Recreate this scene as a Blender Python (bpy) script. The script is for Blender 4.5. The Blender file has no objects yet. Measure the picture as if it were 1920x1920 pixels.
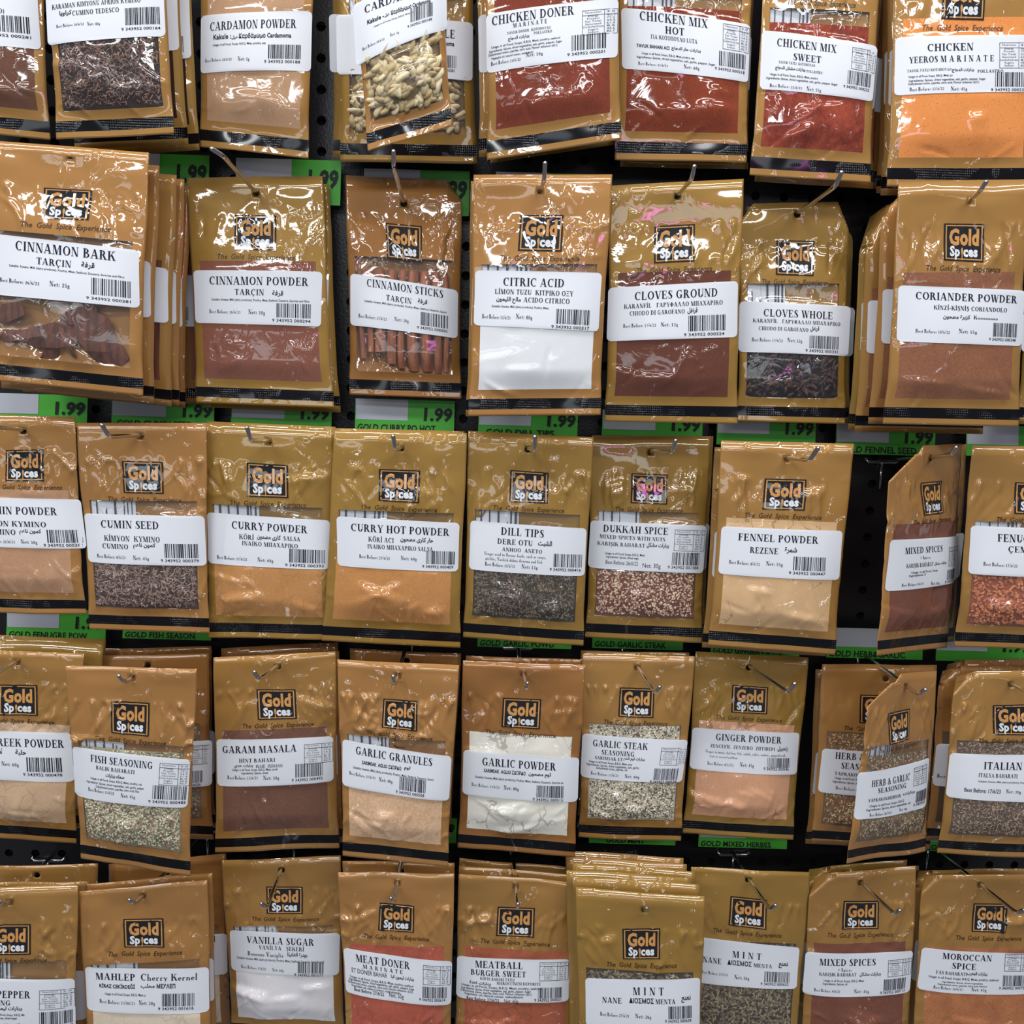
import bpy, math, random
import numpy as np
from mathutils import Matrix, Vector

random.seed(11)
sc = bpy.context.scene
COL = sc.collection

# ------------------------------------------------------------------ camera
F = 1925.0
DIST = 0.95
TARGET = np.array([0.0, 0.0, 1.40])
PITCH, YAW, ROLL = math.radians(10.0), math.radians(-1.8), math.radians(1.6)
M3 = (Matrix.Rotation(YAW, 3, 'Z') @ Matrix.Rotation(math.pi / 2 - PITCH, 3, 'X') @ Matrix.Rotation(ROLL, 3, 'Z'))
RM = np.array(M3)
CAM = TARGET + RM @ np.array([0, 0, 1.0]) * DIST
cam = bpy.data.cameras.new('camera')
cam.sensor_width = 36.0
cam.lens = 36.0 * F / 1920.0
cam.clip_start = 0.01
camo = bpy.data.objects.new('camera', cam)
COL.objects.link(camo)
camo.matrix_world = Matrix.Translation(Vector(CAM)) @ M3.to_4x4()
sc.camera = camo

# ------------------------------------------------------------------ world, lamps, exposure
world = bpy.data.worlds.new('shop_air')
sc.world = world
world.use_nodes = True
bg = world.node_tree.nodes['Background']
bg.inputs[0].default_value = (0.80, 0.88, 1.0, 1)
bg.inputs[1].default_value = 0.17


def area(name, loc, look, sx, sy, power, col):
    l = bpy.data.lights.new(name, 'AREA')
    l.shape = 'RECTANGLE'
    l.size, l.size_y = sx, sy
    l.energy = power
    l.color = col
    o = bpy.data.objects.new(name, l)
    COL.objects.link(o)
    o.location = loc
    d = Vector(look) - Vector(loc)
    o.rotation_euler = d.to_track_quat('-Z', 'Y').to_euler()
    return o


# fluorescent ceiling tubes of the shop aisle
area('ceiling_tube_near', (-0.10, -0.66, 3.0), (0.0, -0.05, 1.4), 3.2, 0.06, 29, (1.0, 0.97, 0.95))
for lx, ly, p_ in ((-1.15, -1.9, 16), (0.75, -1.9, 16), (-1.3, -3.4, 16), (0.9, -3.4, 16), (-0.3, -5.6, 24)):
    area('ceiling_panel', (lx, ly, 3.05), (lx * .4, 0, 1.3), 1.3, 0.17, p_, (0.94, 0.97, 1.0))
area('ceiling_tube_side', (-2.3, -1.0, 2.9), (-0.2, 0, 1.3), 0.10, 1.6, 15, (0.94, 0.97, 1.0))
area('low_fill_band', (-1.0, -8.0, 2.3), (0, 0, 1.3), 7.0, 0.55, 40, (0.86, 0.94, 1.0))  # wide low light added to give the lower rows soft bluish highlights
area('pink_sign_lamp', (0.55, -2.6, 2.0), (0.1, 0, 1.3), 0.4, 0.06, 0.8, (1.0, 0.25, 0.9))
vs = sc.view_settings
vs.view_transform = 'Standard'
vs.look = 'None'
vs.gamma = 1.0
vs.exposure = -0.3
vs.use_curve_mapping = False


# ------------------------------------------------------------------ pixel <-> place helpers
def unproj(px, py, d):
    """point on the vertical plane standing d metres in front of the pegboard"""
    v = RM @ np.array([(px - 960) / F, -(py - 960) / F, -1.0])
    k = (-d - CAM[1]) / v[1]
    return CAM + v * k


def proj(P):
    q = (np.asarray(P) - CAM) @ RM
    return np.stack([960 - F * q[..., 0] / q[..., 2], 960 + F * q[..., 1] / q[..., 2]], -1)


# ------------------------------------------------------------------ materials
def lin(c):
    c = c / 255.0
    return c / 12.92 if c <= 0.04045 else ((c + 0.055) / 1.055) ** 2.4


def C(r, g, b, k=1.28):
    return tuple(min(0.9, lin(x) * k) for x in (r, g, b)) + (1.0,)


MATS = {}


def newmat(name):
    m = bpy.data.materials.new(name)
    m.use_nodes = True
    nt = m.node_tree
    return m, nt, nt.nodes['Principled BSDF']


def node(nt, typ, **kw):
    n = nt.nodes.new(typ)
    for k, v in kw.items():
        if k in n.inputs:
            n.inputs[k].default_value = v
        else:
            setattr(n, k, v)
    return n


def rnd_coord(nt):
    """object coordinates shifted by a per-object random amount"""
    tc = node(nt, 'ShaderNodeTexCoord')
    oi = node(nt, 'ShaderNodeObjectInfo')
    ml = node(nt, 'ShaderNodeVectorMath', operation='SCALE')
    ml.inputs[0].default_value = (3.1, 1.7, 2.3)
    nt.links.new(oi.outputs['Random'], ml.inputs['Scale'])
    ad = node(nt, 'ShaderNodeVectorMath', operation='ADD')
    nt.links.new(tc.outputs['Object'], ad.inputs[0])
    nt.links.new(ml.outputs[0], ad.inputs[1])
    return ad.outputs[0]


def film_bump(nt, strength=0.07, scale=42.0, dist=0.0025, fold=0.0018):
    co = rnd_coord(nt)
    L = nt.links.new
    n1 = node(nt, 'ShaderNodeTexNoise', Scale=scale, Detail=3.0, Roughness=0.55, Distortion=1.2)
    L(co, n1.inputs['Vector'])
    mp = node(nt, 'ShaderNodeMapping')
    mp.inputs['Scale'].default_value = (1.0, 1.0, 0.62)
    L(co, mp.inputs['Vector'])
    n2 = node(nt, 'ShaderNodeTexNoise', Scale=78.0, Detail=1.5, Roughness=0.45, Distortion=0.8)
    L(mp.outputs[0], n2.inputs['Vector'])
    st = node(nt, 'ShaderNodeMapRange', interpolation_type='SMOOTHSTEP')
    st.inputs['From Min'].default_value = 0.50
    st.inputs['From Max'].default_value = 0.65
    L(n2.outputs['Fac'], st.inputs['Value'])
    n3 = node(nt, 'ShaderNodeTexNoise', Scale=19.0, Detail=1.0)
    L(co, n3.inputs['Vector'])
    mk = node(nt, 'ShaderNodeMapRange', interpolation_type='SMOOTHSTEP')
    mk.inputs['From Min'].default_value = 0.48
    mk.inputs['From Max'].default_value = 0.64
    L(n3.outputs['Fac'], mk.inputs['Value'])
    m0 = node(nt, 'ShaderNodeMath', operation='MULTIPLY')
    L(st.outputs[0], m0.inputs[0])
    L(mk.outputs[0], m0.inputs[1])
    oi = node(nt, 'ShaderNodeObjectInfo')      # how crumpled this packet is
    ml = node(nt, 'ShaderNodeMath', operation='MULTIPLY')
    L(m0.outputs[0], ml.inputs[0])
    L(oi.outputs['Color'], ml.inputs[1])
    b0 = node(nt, 'ShaderNodeBump', Strength=strength, Distance=dist)
    L(n1.outputs['Fac'], b0.inputs['Height'])
    b = node(nt, 'ShaderNodeBump', Strength=1.0, Distance=fold)
    L(ml.outputs[0], b.inputs['Height'])
    L(b0.outputs[0], b.inputs['Normal'])
    return b, co


def plain(name, col, rough=0.5, metal=0.0, coat=0.0, spec=0.5):
    m, nt, p = newmat(name)
    p.inputs['Base Color'].default_value = col
    p.inputs['Roughness'].default_value = rough
    p.inputs['Metallic'].default_value = metal
    p.inputs['Coat Weight'].default_value = coat
    p.inputs['Specular IOR Level'].default_value = spec
    MATS[name] = m
    return m


def foil(name, col, col2):
    m, nt, p = newmat(name)
    b, co = film_bump(nt)
    n = node(nt, 'ShaderNodeTexNoise', Scale=9.0, Detail=2.0)
    nt.links.new(co, n.inputs['Vector'])
    mx = node(nt, 'ShaderNodeMix', data_type='RGBA')
    mx.inputs['A'].default_value = col
    mx.inputs['B'].default_value = col2
    nt.links.new(n.outputs['Fac'], mx.inputs['Factor'])
    nt.links.new(mx.outputs['Result'], p.inputs['Base Color'])
    p.inputs['Metallic'].default_value = 0.15
    p.inputs['Roughness'].default_value = 0.45
    p.inputs['Specular IOR Level'].default_value = 0.15
    p.inputs['Coat Weight'].default_value = 1.0
    p.inputs['Coat Roughness'].default_value = 0.05
    p.inputs['Coat IOR'].default_value = 1.68
    nt.links.new(b.outputs[0], p.inputs['Coat Normal'])
    MATS[name] = m


foil('gold_foil', (.43, .222, .058, 1), (.39, .198, .050, 1))
foil('warm_foil', (.47, .228, .066, 1), (.42, .200, .056, 1))
foil('olive_foil', (.395, .222, .046, 1), (.36, .198, .041, 1))
foil('copper_foil', (.385, .170, .045, 1), (.345, .151, .040, 1))


def strip_mat():
    m, nt, p = newmat('black_seal')
    tc = node(nt, 'ShaderNodeTexCoord')
    w = node(nt, 'ShaderNodeTexWave', Scale=190.0, Distortion=0.6, Detail=1.0)
    w.bands_direction = 'X'
    nt.links.new(tc.outputs['Object'], w.inputs['Vector'])
    w2 = node(nt, 'ShaderNodeTexWave', Scale=170.0, Distortion=0.3)
    w2.bands_direction = 'Z'
    nt.links.new(tc.outputs['Object'], w2.inputs['Vector'])
    ad = node(nt, 'ShaderNodeMath', operation='ADD')
    nt.links.new(w.outputs['Fac'], ad.inputs[0])
    nt.links.new(w2.outputs['Fac'], ad.inputs[1])
    nz = node(nt, 'ShaderNodeTexNoise', Scale=38.0, Detail=2.0)
    nt.links.new(rnd_coord(nt), nz.inputs['Vector'])
    mr = node(nt, 'ShaderNodeMapRange')
    mr.inputs['From Min'].default_value = 0.48
    mr.inputs['From Max'].default_value = 0.66
    nt.links.new(nz.outputs['Fac'], mr.inputs['Value'])
    mm = node(nt, 'ShaderNodeMath', operation='MULTIPLY')
    nt.links.new(ad.outputs[0], mm.inputs[0])
    nt.links.new(mr.outputs[0], mm.inputs[1])
    b = node(nt, 'ShaderNodeBump', Strength=1.0, Distance=0.0004)
    nt.links.new(mm.outputs[0], b.inputs['Height'])
    nt.links.new(b.outputs[0], p.inputs['Normal'])
    p.inputs['Base Color'].default_value = (0.006, 0.006, 0.008, 1)
    p.inputs['Roughness'].default_value = 0.09
    p.inputs['Specular IOR Level'].default_value = 0.4
    MATS['black_seal'] = m


strip_mat()
plain('label_paper', (0.80, 0.82, 0.87, 1), 0.42, spec=0.4)
plain('ink', (0.012, 0.013, 0.028, 1), 0.6, spec=0.2)
plain('grey_ink', (0.09, 0.09, 0.11, 1), 0.6, spec=0.2)


def printed(name, col):
    m, nt, p = newmat(name)
    b, _ = film_bump(nt, 0.03, fold=0.00035)
    p.inputs['Base Color'].default_value = col
    p.inputs['Roughness'].default_value = 0.45
    p.inputs['Specular IOR Level'].default_value = 0.15
    p.inputs['Coat Weight'].default_value = 1.0
    p.inputs['Coat Roughness'].default_value = 0.05
    p.inputs['Coat IOR'].default_value = 1.68
    nt.links.new(b.outputs[0], p.inputs['Coat Normal'])
    MATS[name] = m


printed('logo_black', (0.010, 0.010, 0.012, 1))
printed('logo_gold', C(190, 136, 76))
plain('logo_white', (0.78, 0.80, 0.82, 1), 0.4, coat=0.5)
plain('slogan_ink', C(70, 45, 18, 1.0), 0.5)
plain('steel', (0.62, 0.62, 0.64, 1), 0.16, metal=1.0)
plain('ticket_green', (0.09, 0.52, 0.05, 1), 0.5)
plain('ticket_white', (0.60, 0.62, 0.68, 1), 0.5)
plain('ticket_ink', (0.01, 0.015, 0.01, 1), 0.6)
plain('light_stop_black', (0.006, 0.006, 0.007, 1), 0.7)


def board_mat():
    m, nt, p = newmat('black_board')
    tc = node(nt, 'ShaderNodeTexCoord')
    n = node(nt, 'ShaderNodeTexNoise', Scale=420.0, Detail=2.0)
    nt.links.new(tc.outputs['Object'], n.inputs['Vector'])
    b = node(nt, 'ShaderNodeBump', Strength=0.25, Distance=0.0008)
    nt.links.new(n.outputs['Fac'], b.inputs['Height'])
    nt.links.new(b.outputs[0], p.inputs['Normal'])
    p.inputs['Base Color'].default_value = (0.014, 0.013, 0.015, 1)
    p.inputs['Roughness'].default_value = 0.32
    MATS['black_board'] = m


board_mat()


def film_mat():
    m, nt, p = newmat('clear_film')
    out = nt.nodes['Material Output']
    nt.nodes.remove(p)
    b, _ = film_bump(nt, 0.08, 45.0, 0.0025)
    tr = node(nt, 'ShaderNodeBsdfTransparent')
    df = node(nt, 'ShaderNodeBsdfDiffuse')
    df.inputs['Color'].default_value = (0.55, 0.56, 0.58, 1)
    m1 = node(nt, 'ShaderNodeMixShader')
    m1.inputs[0].default_value = 0.05
    gl = node(nt, 'ShaderNodeBsdfGlossy')
    gl.inputs['Roughness'].default_value = 0.05
    fr = node(nt, 'ShaderNodeFresnel', IOR=1.65)
    m2 = node(nt, 'ShaderNodeMixShader')
    L = nt.links.new
    L(b.outputs[0], gl.inputs['Normal'])
    L(b.outputs[0], fr.inputs['Normal'])
    L(tr.outputs[0], m1.inputs[1])
    L(df.outputs[0], m1.inputs[2])
    gm = node(nt, 'ShaderNodeNewGeometry')
    fm = node(nt, 'ShaderNodeMath', operation='SUBTRACT')
    fm.inputs[0].default_value = 1.0
    L(gm.outputs['Backfacing'], fm.inputs[1])
    fk = node(nt, 'ShaderNodeMath', operation='MULTIPLY')
    L(fr.outputs[0], fk.inputs[0])
    L(fm.outputs[0], fk.inputs[1])
    L(fk.outputs[0], m2.inputs[0])
    L(m1.outputs[0], m2.inputs[1])
    L(gl.outputs[0], m2.inputs[2])
    L(m2.outputs[0], out.inputs['Surface'])
    MATS['clear_film'] = m


film_mat()


def powder(name, c1, c2, speck=None, clump=0.35, crack=0.0, fine=700.0):
    """ground spice pressed behind clear film"""
    m, nt, p = newmat(name)
    L = nt.links.new
    b, co = film_bump(nt, 0.08, 42.0, 0.0025)
    n1 = node(nt, 'ShaderNodeTexNoise', Scale=fine, Detail=2.0, Roughness=0.7)
    L(co, n1.inputs['Vector'])
    n2 = node(nt, 'ShaderNodeTexNoise', Scale=45.0, Detail=5.0, Roughness=0.6)
    L(co, n2.inputs['Vector'])
    av = node(nt, 'ShaderNodeMix', data_type='FLOAT')
    av.inputs['Factor'].default_value = clump
    L(n1.outputs['Fac'], av.inputs['A'])
    L(n2.outputs['Fac'], av.inputs['B'])
    rp = node(nt, 'ShaderNodeValToRGB')
    rp.color_ramp.elements[0].position = 0.36
    rp.color_ramp.elements[1].position = 0.64
    rp.color_ramp.elements[0].color = c2
    rp.color_ramp.elements[1].color = c1
    L(av.outputs['Result'], rp.inputs['Fac'])
    colout = rp.outputs['Color']
    if speck:
        v = node(nt, 'ShaderNodeTexVoronoi', Scale=speck[1])
        L(co, v.inputs['Vector'])
        n3 = node(nt, 'ShaderNodeTexNoise', Scale=speck[1] * 0.35, Detail=1.0)
        L(co, n3.inputs['Vector'])
        lt = node(nt, 'ShaderNodeMath', operation='LESS_THAN')
        ml = node(nt, 'ShaderNodeMath', operation='MULTIPLY')
        L(n3.outputs['Fac'], ml.inputs[0])
        ml.inputs[1].default_value = speck[2]
        L(v.outputs['Distance'], lt.inputs[0])
        L(ml.outputs[0], lt.inputs[1])
        mx = node(nt, 'ShaderNodeMix', data_type='RGBA')
        L(lt.outputs[0], mx.inputs['Factor'])
        L(colout, mx.inputs['A'])
        mx.inputs['B'].default_value = speck[0]
        colout = mx.outputs['Result']
    hb = node(nt, 'ShaderNodeBump', Strength=0.25, Distance=0.001)
    if crack:
        wv = node(nt, 'ShaderNodeTexNoise', Scale=70.0, Detail=3.0)
        L(co, wv.inputs['Vector'])
        mv = node(nt, 'ShaderNodeVectorMath', operation='MULTIPLY_ADD')
        L(wv.outputs['Color'], mv.inputs[0])
        mv.inputs[1].default_value = (0.02, 0.02, 0.02)
        L(co, mv.inputs[2])
        v = node(nt, 'ShaderNodeTexVoronoi', feature='DISTANCE_TO_EDGE', Scale=60.0)
        L(mv.outputs[0], v.inputs['Vector'])
        nm = node(nt, 'ShaderNodeTexNoise', Scale=22.0, Detail=1.0)
        L(co, nm.inputs['Vector'])
        mr = node(nt, 'ShaderNodeMapRange')
        mr.inputs['From Min'].default_value = 0.52
        mr.inputs['From Max'].default_value = 0.62
        mr.inputs['To Max'].default_value = 0.05
        L(nm.outputs['Fac'], mr.inputs['Value'])
        lt = node(nt, 'ShaderNodeMath', operation='LESS_THAN')
        L(v.outputs['Distance'], lt.inputs[0])
        L(mr.outputs[0], lt.inputs[1])
        ml = node(nt, 'ShaderNodeMath', operation='MULTIPLY')
        L(lt.outputs[0], ml.inputs[0])
        ml.inputs[1].default_value = crack
        mx = node(nt, 'ShaderNodeMix', data_type='RGBA')
        L(ml.outputs[0], mx.inputs['Factor'])
        L(colout, mx.inputs['A'])
        mx.inputs['B'].default_value = tuple(x * 0.55 for x in c2[:3]) + (1,)
        colout = mx.outputs['Result']
    L(n2.outputs['Fac'], hb.inputs['Height'])
    L(colout, p.inputs['Base Color'])
    L(hb.outputs[0], p.inputs['Normal'])
    p.inputs['Roughness'].default_value = 0.9
    p.inputs['Specular IOR Level'].default_value = 0.1
    p.inputs['Coat Weight'].default_value = 1.0
    p.inputs['Coat Roughness'].default_value = 0.06
    p.inputs['Coat IOR'].default_value = 1.6
    L(b.outputs[0], p.inputs['Coat Normal'])
    MATS[name] = m


def grains(name, cols, rough=0.7):
    """loose seeds or flakes: one tone for each grain"""
    m, nt, p = newmat(name)
    g = node(nt, 'ShaderNodeNewGeometry')
    rp = node(nt, 'ShaderNodeValToRGB')
    cr = rp.color_ramp
    cr.interpolation = 'CONSTANT'
    while len(cr.elements) < len(cols):
        cr.elements.new(0.5)
    for i, c in enumerate(cols):
        cr.elements[i].position = i / len(cols)
        cr.elements[i].color = c
    nt.links.new(g.outputs['Random Per Island'], rp.inputs['Fac'])
    nt.links.new(rp.outputs['Color'], p.inputs['Base Color'])
    p.inputs['Roughness'].default_value = rough
    MATS[name] = m


def bark_mat(name, ca, cb):
    m, nt, p = newmat(name)
    tc = node(nt, 'ShaderNodeTexCoord')
    mp = node(nt, 'ShaderNodeMapping')
    mp.inputs['Scale'].default_value = (260, 260, 30)
    nt.links.new(tc.outputs['Object'], mp.inputs['Vector'])
    n = node(nt, 'ShaderNodeTexNoise', Scale=1.0, Detail=4.0)
    nt.links.new(mp.outputs[0], n.inputs['Vector'])
    rp = node(nt, 'ShaderNodeValToRGB')
    rp.color_ramp.elements[0].position = 0.3
    rp.color_ramp.elements[1].position = 0.7
    rp.color_ramp.elements[0].color = ca
    rp.color_ramp.elements[1].color = cb
    nt.links.new(n.outputs['Fac'], rp.inputs['Fac'])
    nt.links.new(rp.outputs[0], p.inputs['Base Color'])
    b = node(nt, 'ShaderNodeBump', Strength=0.5, Distance=0.001)
    nt.links.new(n.outputs['Fac'], b.inputs['Height'])
    nt.links.new(b.outputs[0], p.inputs['Normal'])
    p.inputs['Roughness'].default_value = 0.7
    MATS[name] = m


bark_mat('cinnamon_bark', C(58, 30, 22), C(112, 62, 42))
bark_mat('cinnamon_quill', C(112, 62, 42), C(170, 104, 70))
powder('allspice', C(108, 74, 58), C(96, 64, 50))
powder('cardamon_powder', C(178, 142, 110), C(166, 130, 100))
powder('doner', C(130, 62, 44), C(108, 50, 36), clump=0.5)
powder('mix_hot', C(136, 62, 38), C(112, 50, 32), clump=0.5, speck=(C(78, 36, 26), 480.0, 0.30))
powder('mix_sweet', C(156, 72, 52), C(108, 46, 36), clump=0.6, fine=260.0, speck=(C(84, 34, 28), 420.0, 0.28))
powder('yeeros', C(220, 140, 78), C(208, 128, 68), speck=(C(140, 72, 36), 460.0, 0.24))
powder('cinnamon_powder', C(134, 86, 70), C(122, 76, 62))
powder('citric', C(228, 230, 236), C(214, 216, 222))
powder('clove_powder', C(104, 62, 48), C(92, 54, 42))
powder('coriander', C(140, 94, 68), C(124, 80, 58), fine=500.0)
powder('cumin_powder', C(182, 140, 108), C(168, 128, 98))
powder('curry', C(186, 134, 82), C(170, 120, 72), crack=0.25)
powder('curry_hot', C(190, 134, 80), C(174, 120, 70), crack=0.2)
powder('fennel', C(204, 168, 126), C(190, 154, 114), crack=0.7, clump=0.6)
powder('mixed', C(120, 74, 58), C(106, 64, 50))
powder('fenugreek_powder', C(198, 168, 136), C(184, 152, 120), crack=0.3)
powder('garam', C(118, 82, 66), C(102, 70, 56))
powder('garlic_granules', C(214, 180, 146), C(190, 150, 116), fine=420.0)
powder('garlic_powder', C(226, 220, 206), C(214, 206, 192), crack=0.8)
powder('ginger', C(204, 154, 120), C(192, 142, 110), crack=0.8)
powder('mahlep', C(214, 200, 180), C(200, 182, 160), crack=0.3)
powder('vanilla', C(226, 222, 224), C(216, 210, 212))
powder('meat_doner', C(172, 90, 70), C(150, 74, 58), clump=0.6, crack=0.2)
powder('meatball', C(168, 94, 66), C(146, 78, 54), clump=0.5, crack=0.3)
powder('moroccan', C(180, 116, 76), C(146, 90, 58), clump=0.6, speck=(C(120, 66, 40), 330.0, 0.28))
powder('peppery', C(120, 100, 80), C(60, 50, 42), fine=300.0, speck=(C(190, 175, 150), 350.0, 0.5))
grains('caraway', [C(112, 82, 68), C(142, 108, 90), C(86, 62, 54)])
grains('cumin', [C(134, 108, 96), C(164, 138, 124), C(104, 82, 74), C(148, 120, 106)])
grains('cardamom_pods', [C(190, 172, 130), C(208, 192, 154), C(172, 150, 108)])
grains('clove_buds', [C(48, 32, 30), C(64, 42, 36), C(34, 24, 24), C(86, 56, 46)])
grains('dill', [C(104, 92, 74), C(128, 114, 94), C(78, 70, 56), C(140, 118, 96)])
grains('dukkah', [C(206, 178, 150), C(150, 98, 78), C(220, 196, 168), C(196, 164, 136), C(112, 70, 56), C(180, 140, 114), C(210, 184, 156)])
grains('fenugreek_seed', [C(184, 108, 70), C(200, 126, 84), C(164, 92, 60)])
grains('fish_mix', [C(206, 198, 170), C(84, 78, 62), C(190, 180, 148), C(222, 216, 194), C(124, 116, 92), C(200, 192, 162), C(150, 138, 110), C(214, 206, 178), C(104, 96, 76), C(180, 170, 140), C(194, 186, 156), C(210, 202, 172), C(70, 66, 54), C(166, 96, 80)])
grains('steak_mix', [C(222, 210, 188), C(208, 194, 172), C(58, 54, 46), C(230, 220, 200), C(96, 86, 70)])
grains('herb_mix', [C(206, 168, 112), C(150, 72, 46), C(84, 78, 48), C(224, 194, 144), C(120, 96, 60)])
grains('herb_dry', [C(164, 144, 110), C(78, 68, 48), C(190, 170, 134), C(112, 98, 72), C(150, 84, 62)])
grains('italian', [C(150, 122, 102), C(98, 82, 66), C(172, 144, 120), C(122, 100, 82)])
grains('mint', [C(124, 108, 84), C(82, 70, 54), C(154, 136, 106), C(104, 92, 70)])
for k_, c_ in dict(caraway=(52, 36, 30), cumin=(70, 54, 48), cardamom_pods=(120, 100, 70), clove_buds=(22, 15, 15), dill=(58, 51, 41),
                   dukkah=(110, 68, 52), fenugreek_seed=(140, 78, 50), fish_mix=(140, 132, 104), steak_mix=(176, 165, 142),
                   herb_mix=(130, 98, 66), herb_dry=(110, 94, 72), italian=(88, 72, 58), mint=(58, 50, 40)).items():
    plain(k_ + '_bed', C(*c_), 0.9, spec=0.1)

# grain kind -> (count, length mm, width mm, thickness mm, smooth)
GRAIN = dict(caraway=(2100, 4.6, 1.0, 0.9, 1), cumin=(2200, 5.0, 1.05, 0.9, 1), cardamom_pods=(300, 12.0, 5.6, 5.2, 1),
             clove_buds=(620, 8.0, 2.6, 2.4, 0), dill=(2500, 3.4, 0.8, 0.6, 0), dukkah=(2500, 2.6, 1.7, 1.2, 0),
             fenugreek_seed=(1500, 3.8, 2.4, 1.8, 0), fish_mix=(3600, 2.1, 1.3, 0.9, 0), steak_mix=(3400, 2.0, 1.3, 0.9, 0),
             herb_mix=(2600, 3.2, 1.1, 0.8, 0), herb_dry=(2700, 2.6, 1.0, 0.8, 0), italian=(2700, 3.2, 0.9, 0.7, 0),
             mint=(2400, 4.4, 1.6, 0.5, 0))


# ------------------------------------------------------------------ object helpers
CRUMPLE = [1.0]


def mesh_obj(name, V, faces, mats, parent=None, smooth=True, midx=None):
    me = bpy.data.meshes.new(name)
    me.from_pydata([tuple(v) for v in V], [], [tuple(f) for f in faces])
    for m in (mats if isinstance(mats, (list, tuple)) else [mats]):
        me.materials.append(MATS[m])
    if midx is not None:
        me.polygons.foreach_set('material_index', np.asarray(midx, dtype=np.int32))
    if smooth:
        me.polygons.foreach_set('use_smooth', np.ones(len(me.polygons), dtype=bool))
    me.update()
    o = bpy.data.objects.new(name, me)
    COL.objects.link(o)
    if parent:
        o.parent = parent
    o.color = (CRUMPLE[0],) * 3 + (1,)
    return o


def thing(name, loc, label, cat, group=None):
    o = bpy.data.objects.new(name, None)
    o.empty_display_size = 0.02
    COL.objects.link(o)
    o.location = tuple(loc)
    o['label'] = label
    o['category'] = cat
    if group:
        o['group'] = group
    return o


class Geo:
    def __init__(self):
        self.V, self.F, self.I = [], [], []
        self.n = 0

    def add(self, V, faces, idx=0):
        V = np.asarray(V, float)
        self.V.append(V)
        for f in faces:
            self.F.append([i + self.n for i in f])
            self.I.append(idx)
        self.n += len(V)

    def build(self, name, mats, parent=None, smooth=False):
        return mesh_obj(name, np.concatenate(self.V), self.F, mats, parent, smooth, self.I)


def tube(g, pts, r, n=10, cap=True):
    pts = [np.asarray(p, float) for p in pts]
    rings = []
    for i, p in enumerate(pts):
        a = pts[min(i + 1, len(pts) - 1)] - pts[max(i - 1, 0)]
        a /= np.linalg.norm(a)
        u = np.cross(a, [0.3, 0.1, 1.0] if abs(a[2]) < 0.9 else [1.0, 0, 0])
        u /= np.linalg.norm(u)
        w = np.cross(a, u)
        rr = r[i] if isinstance(r, (list, tuple)) else r
        rings.append([p + rr * (math.cos(t) * u + math.sin(t) * w) for t in np.linspace(0, 2 * math.pi, n, endpoint=False)])
    V = np.concatenate([np.array(x) for x in rings])
    fs = []
    for i in range(len(pts) - 1):
        for j in range(n):
            fs.append((i * n + j, i * n + (j + 1) % n, (i + 1) * n + (j + 1) % n, (i + 1) * n + j))
    if cap:
        fs.append(tuple(range(n))[::-1])
        fs.append(tuple(range((len(pts) - 1) * n, len(pts) * n)))
    g.add(V, fs)


# ------------------------------------------------------------------ lettering: serif capitals drawn from strokes
ST, TH = 0.20, 0.075


def rect(x0, y0, x1, y1):
    return [(x0, y0), (x1, y0), (x1, y1), (x0, y1)]


def stroke(prog, st=ST):
    out = []
    for tok in prog.split():
        op, a = tok[0], [float(x) for x in tok[1:].split(',')]
        if op == 'R':
            out.append(rect(*a))
        elif op == 'U':
            out.append(rect(a[0], a[1], a[0] + st, a[2]))
        elif op == 'V':
            out.append(rect(a[0], a[1], a[0] + st, a[2]))
            for y in (a[1], a[2] - 0.05):
                out.append(rect(a[0] - 0.08, y, a[0] + st + 0.08, y + 0.05))
        elif op == 'S':
            out.append(rect(a[0], a[2], a[1], a[2] + 0.05))
        elif op == 'D':
            x0, y0, x1, y1, w = a
            out.append([(x0, y0), (x0 + w, y0), (x1 + w, y1), (x1, y1)])
        elif op == 'C':
            cx, cy, rx, ry, a0, a1 = a
            n = max(4, int(abs(a1 - a0) / 26))
            wx = min(st, rx * 0.8)
            wy = min(TH, ry * 0.4)
            ts = np.radians(np.linspace(a0, a1, n + 1))
            for t0, t1 in zip(ts[:-1], ts[1:]):
                out.append([(cx + rx * math.cos(t0), cy + ry * math.sin(t0)), (cx + rx * math.cos(t1), cy + ry * math.sin(t1)),
                            (cx + (rx - wx) * math.cos(t1), cy + (ry - wy) * math.sin(t1)), (cx + (rx - wx) * math.cos(t0), cy + (ry - wy) * math.sin(t0))])
    return out


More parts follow.
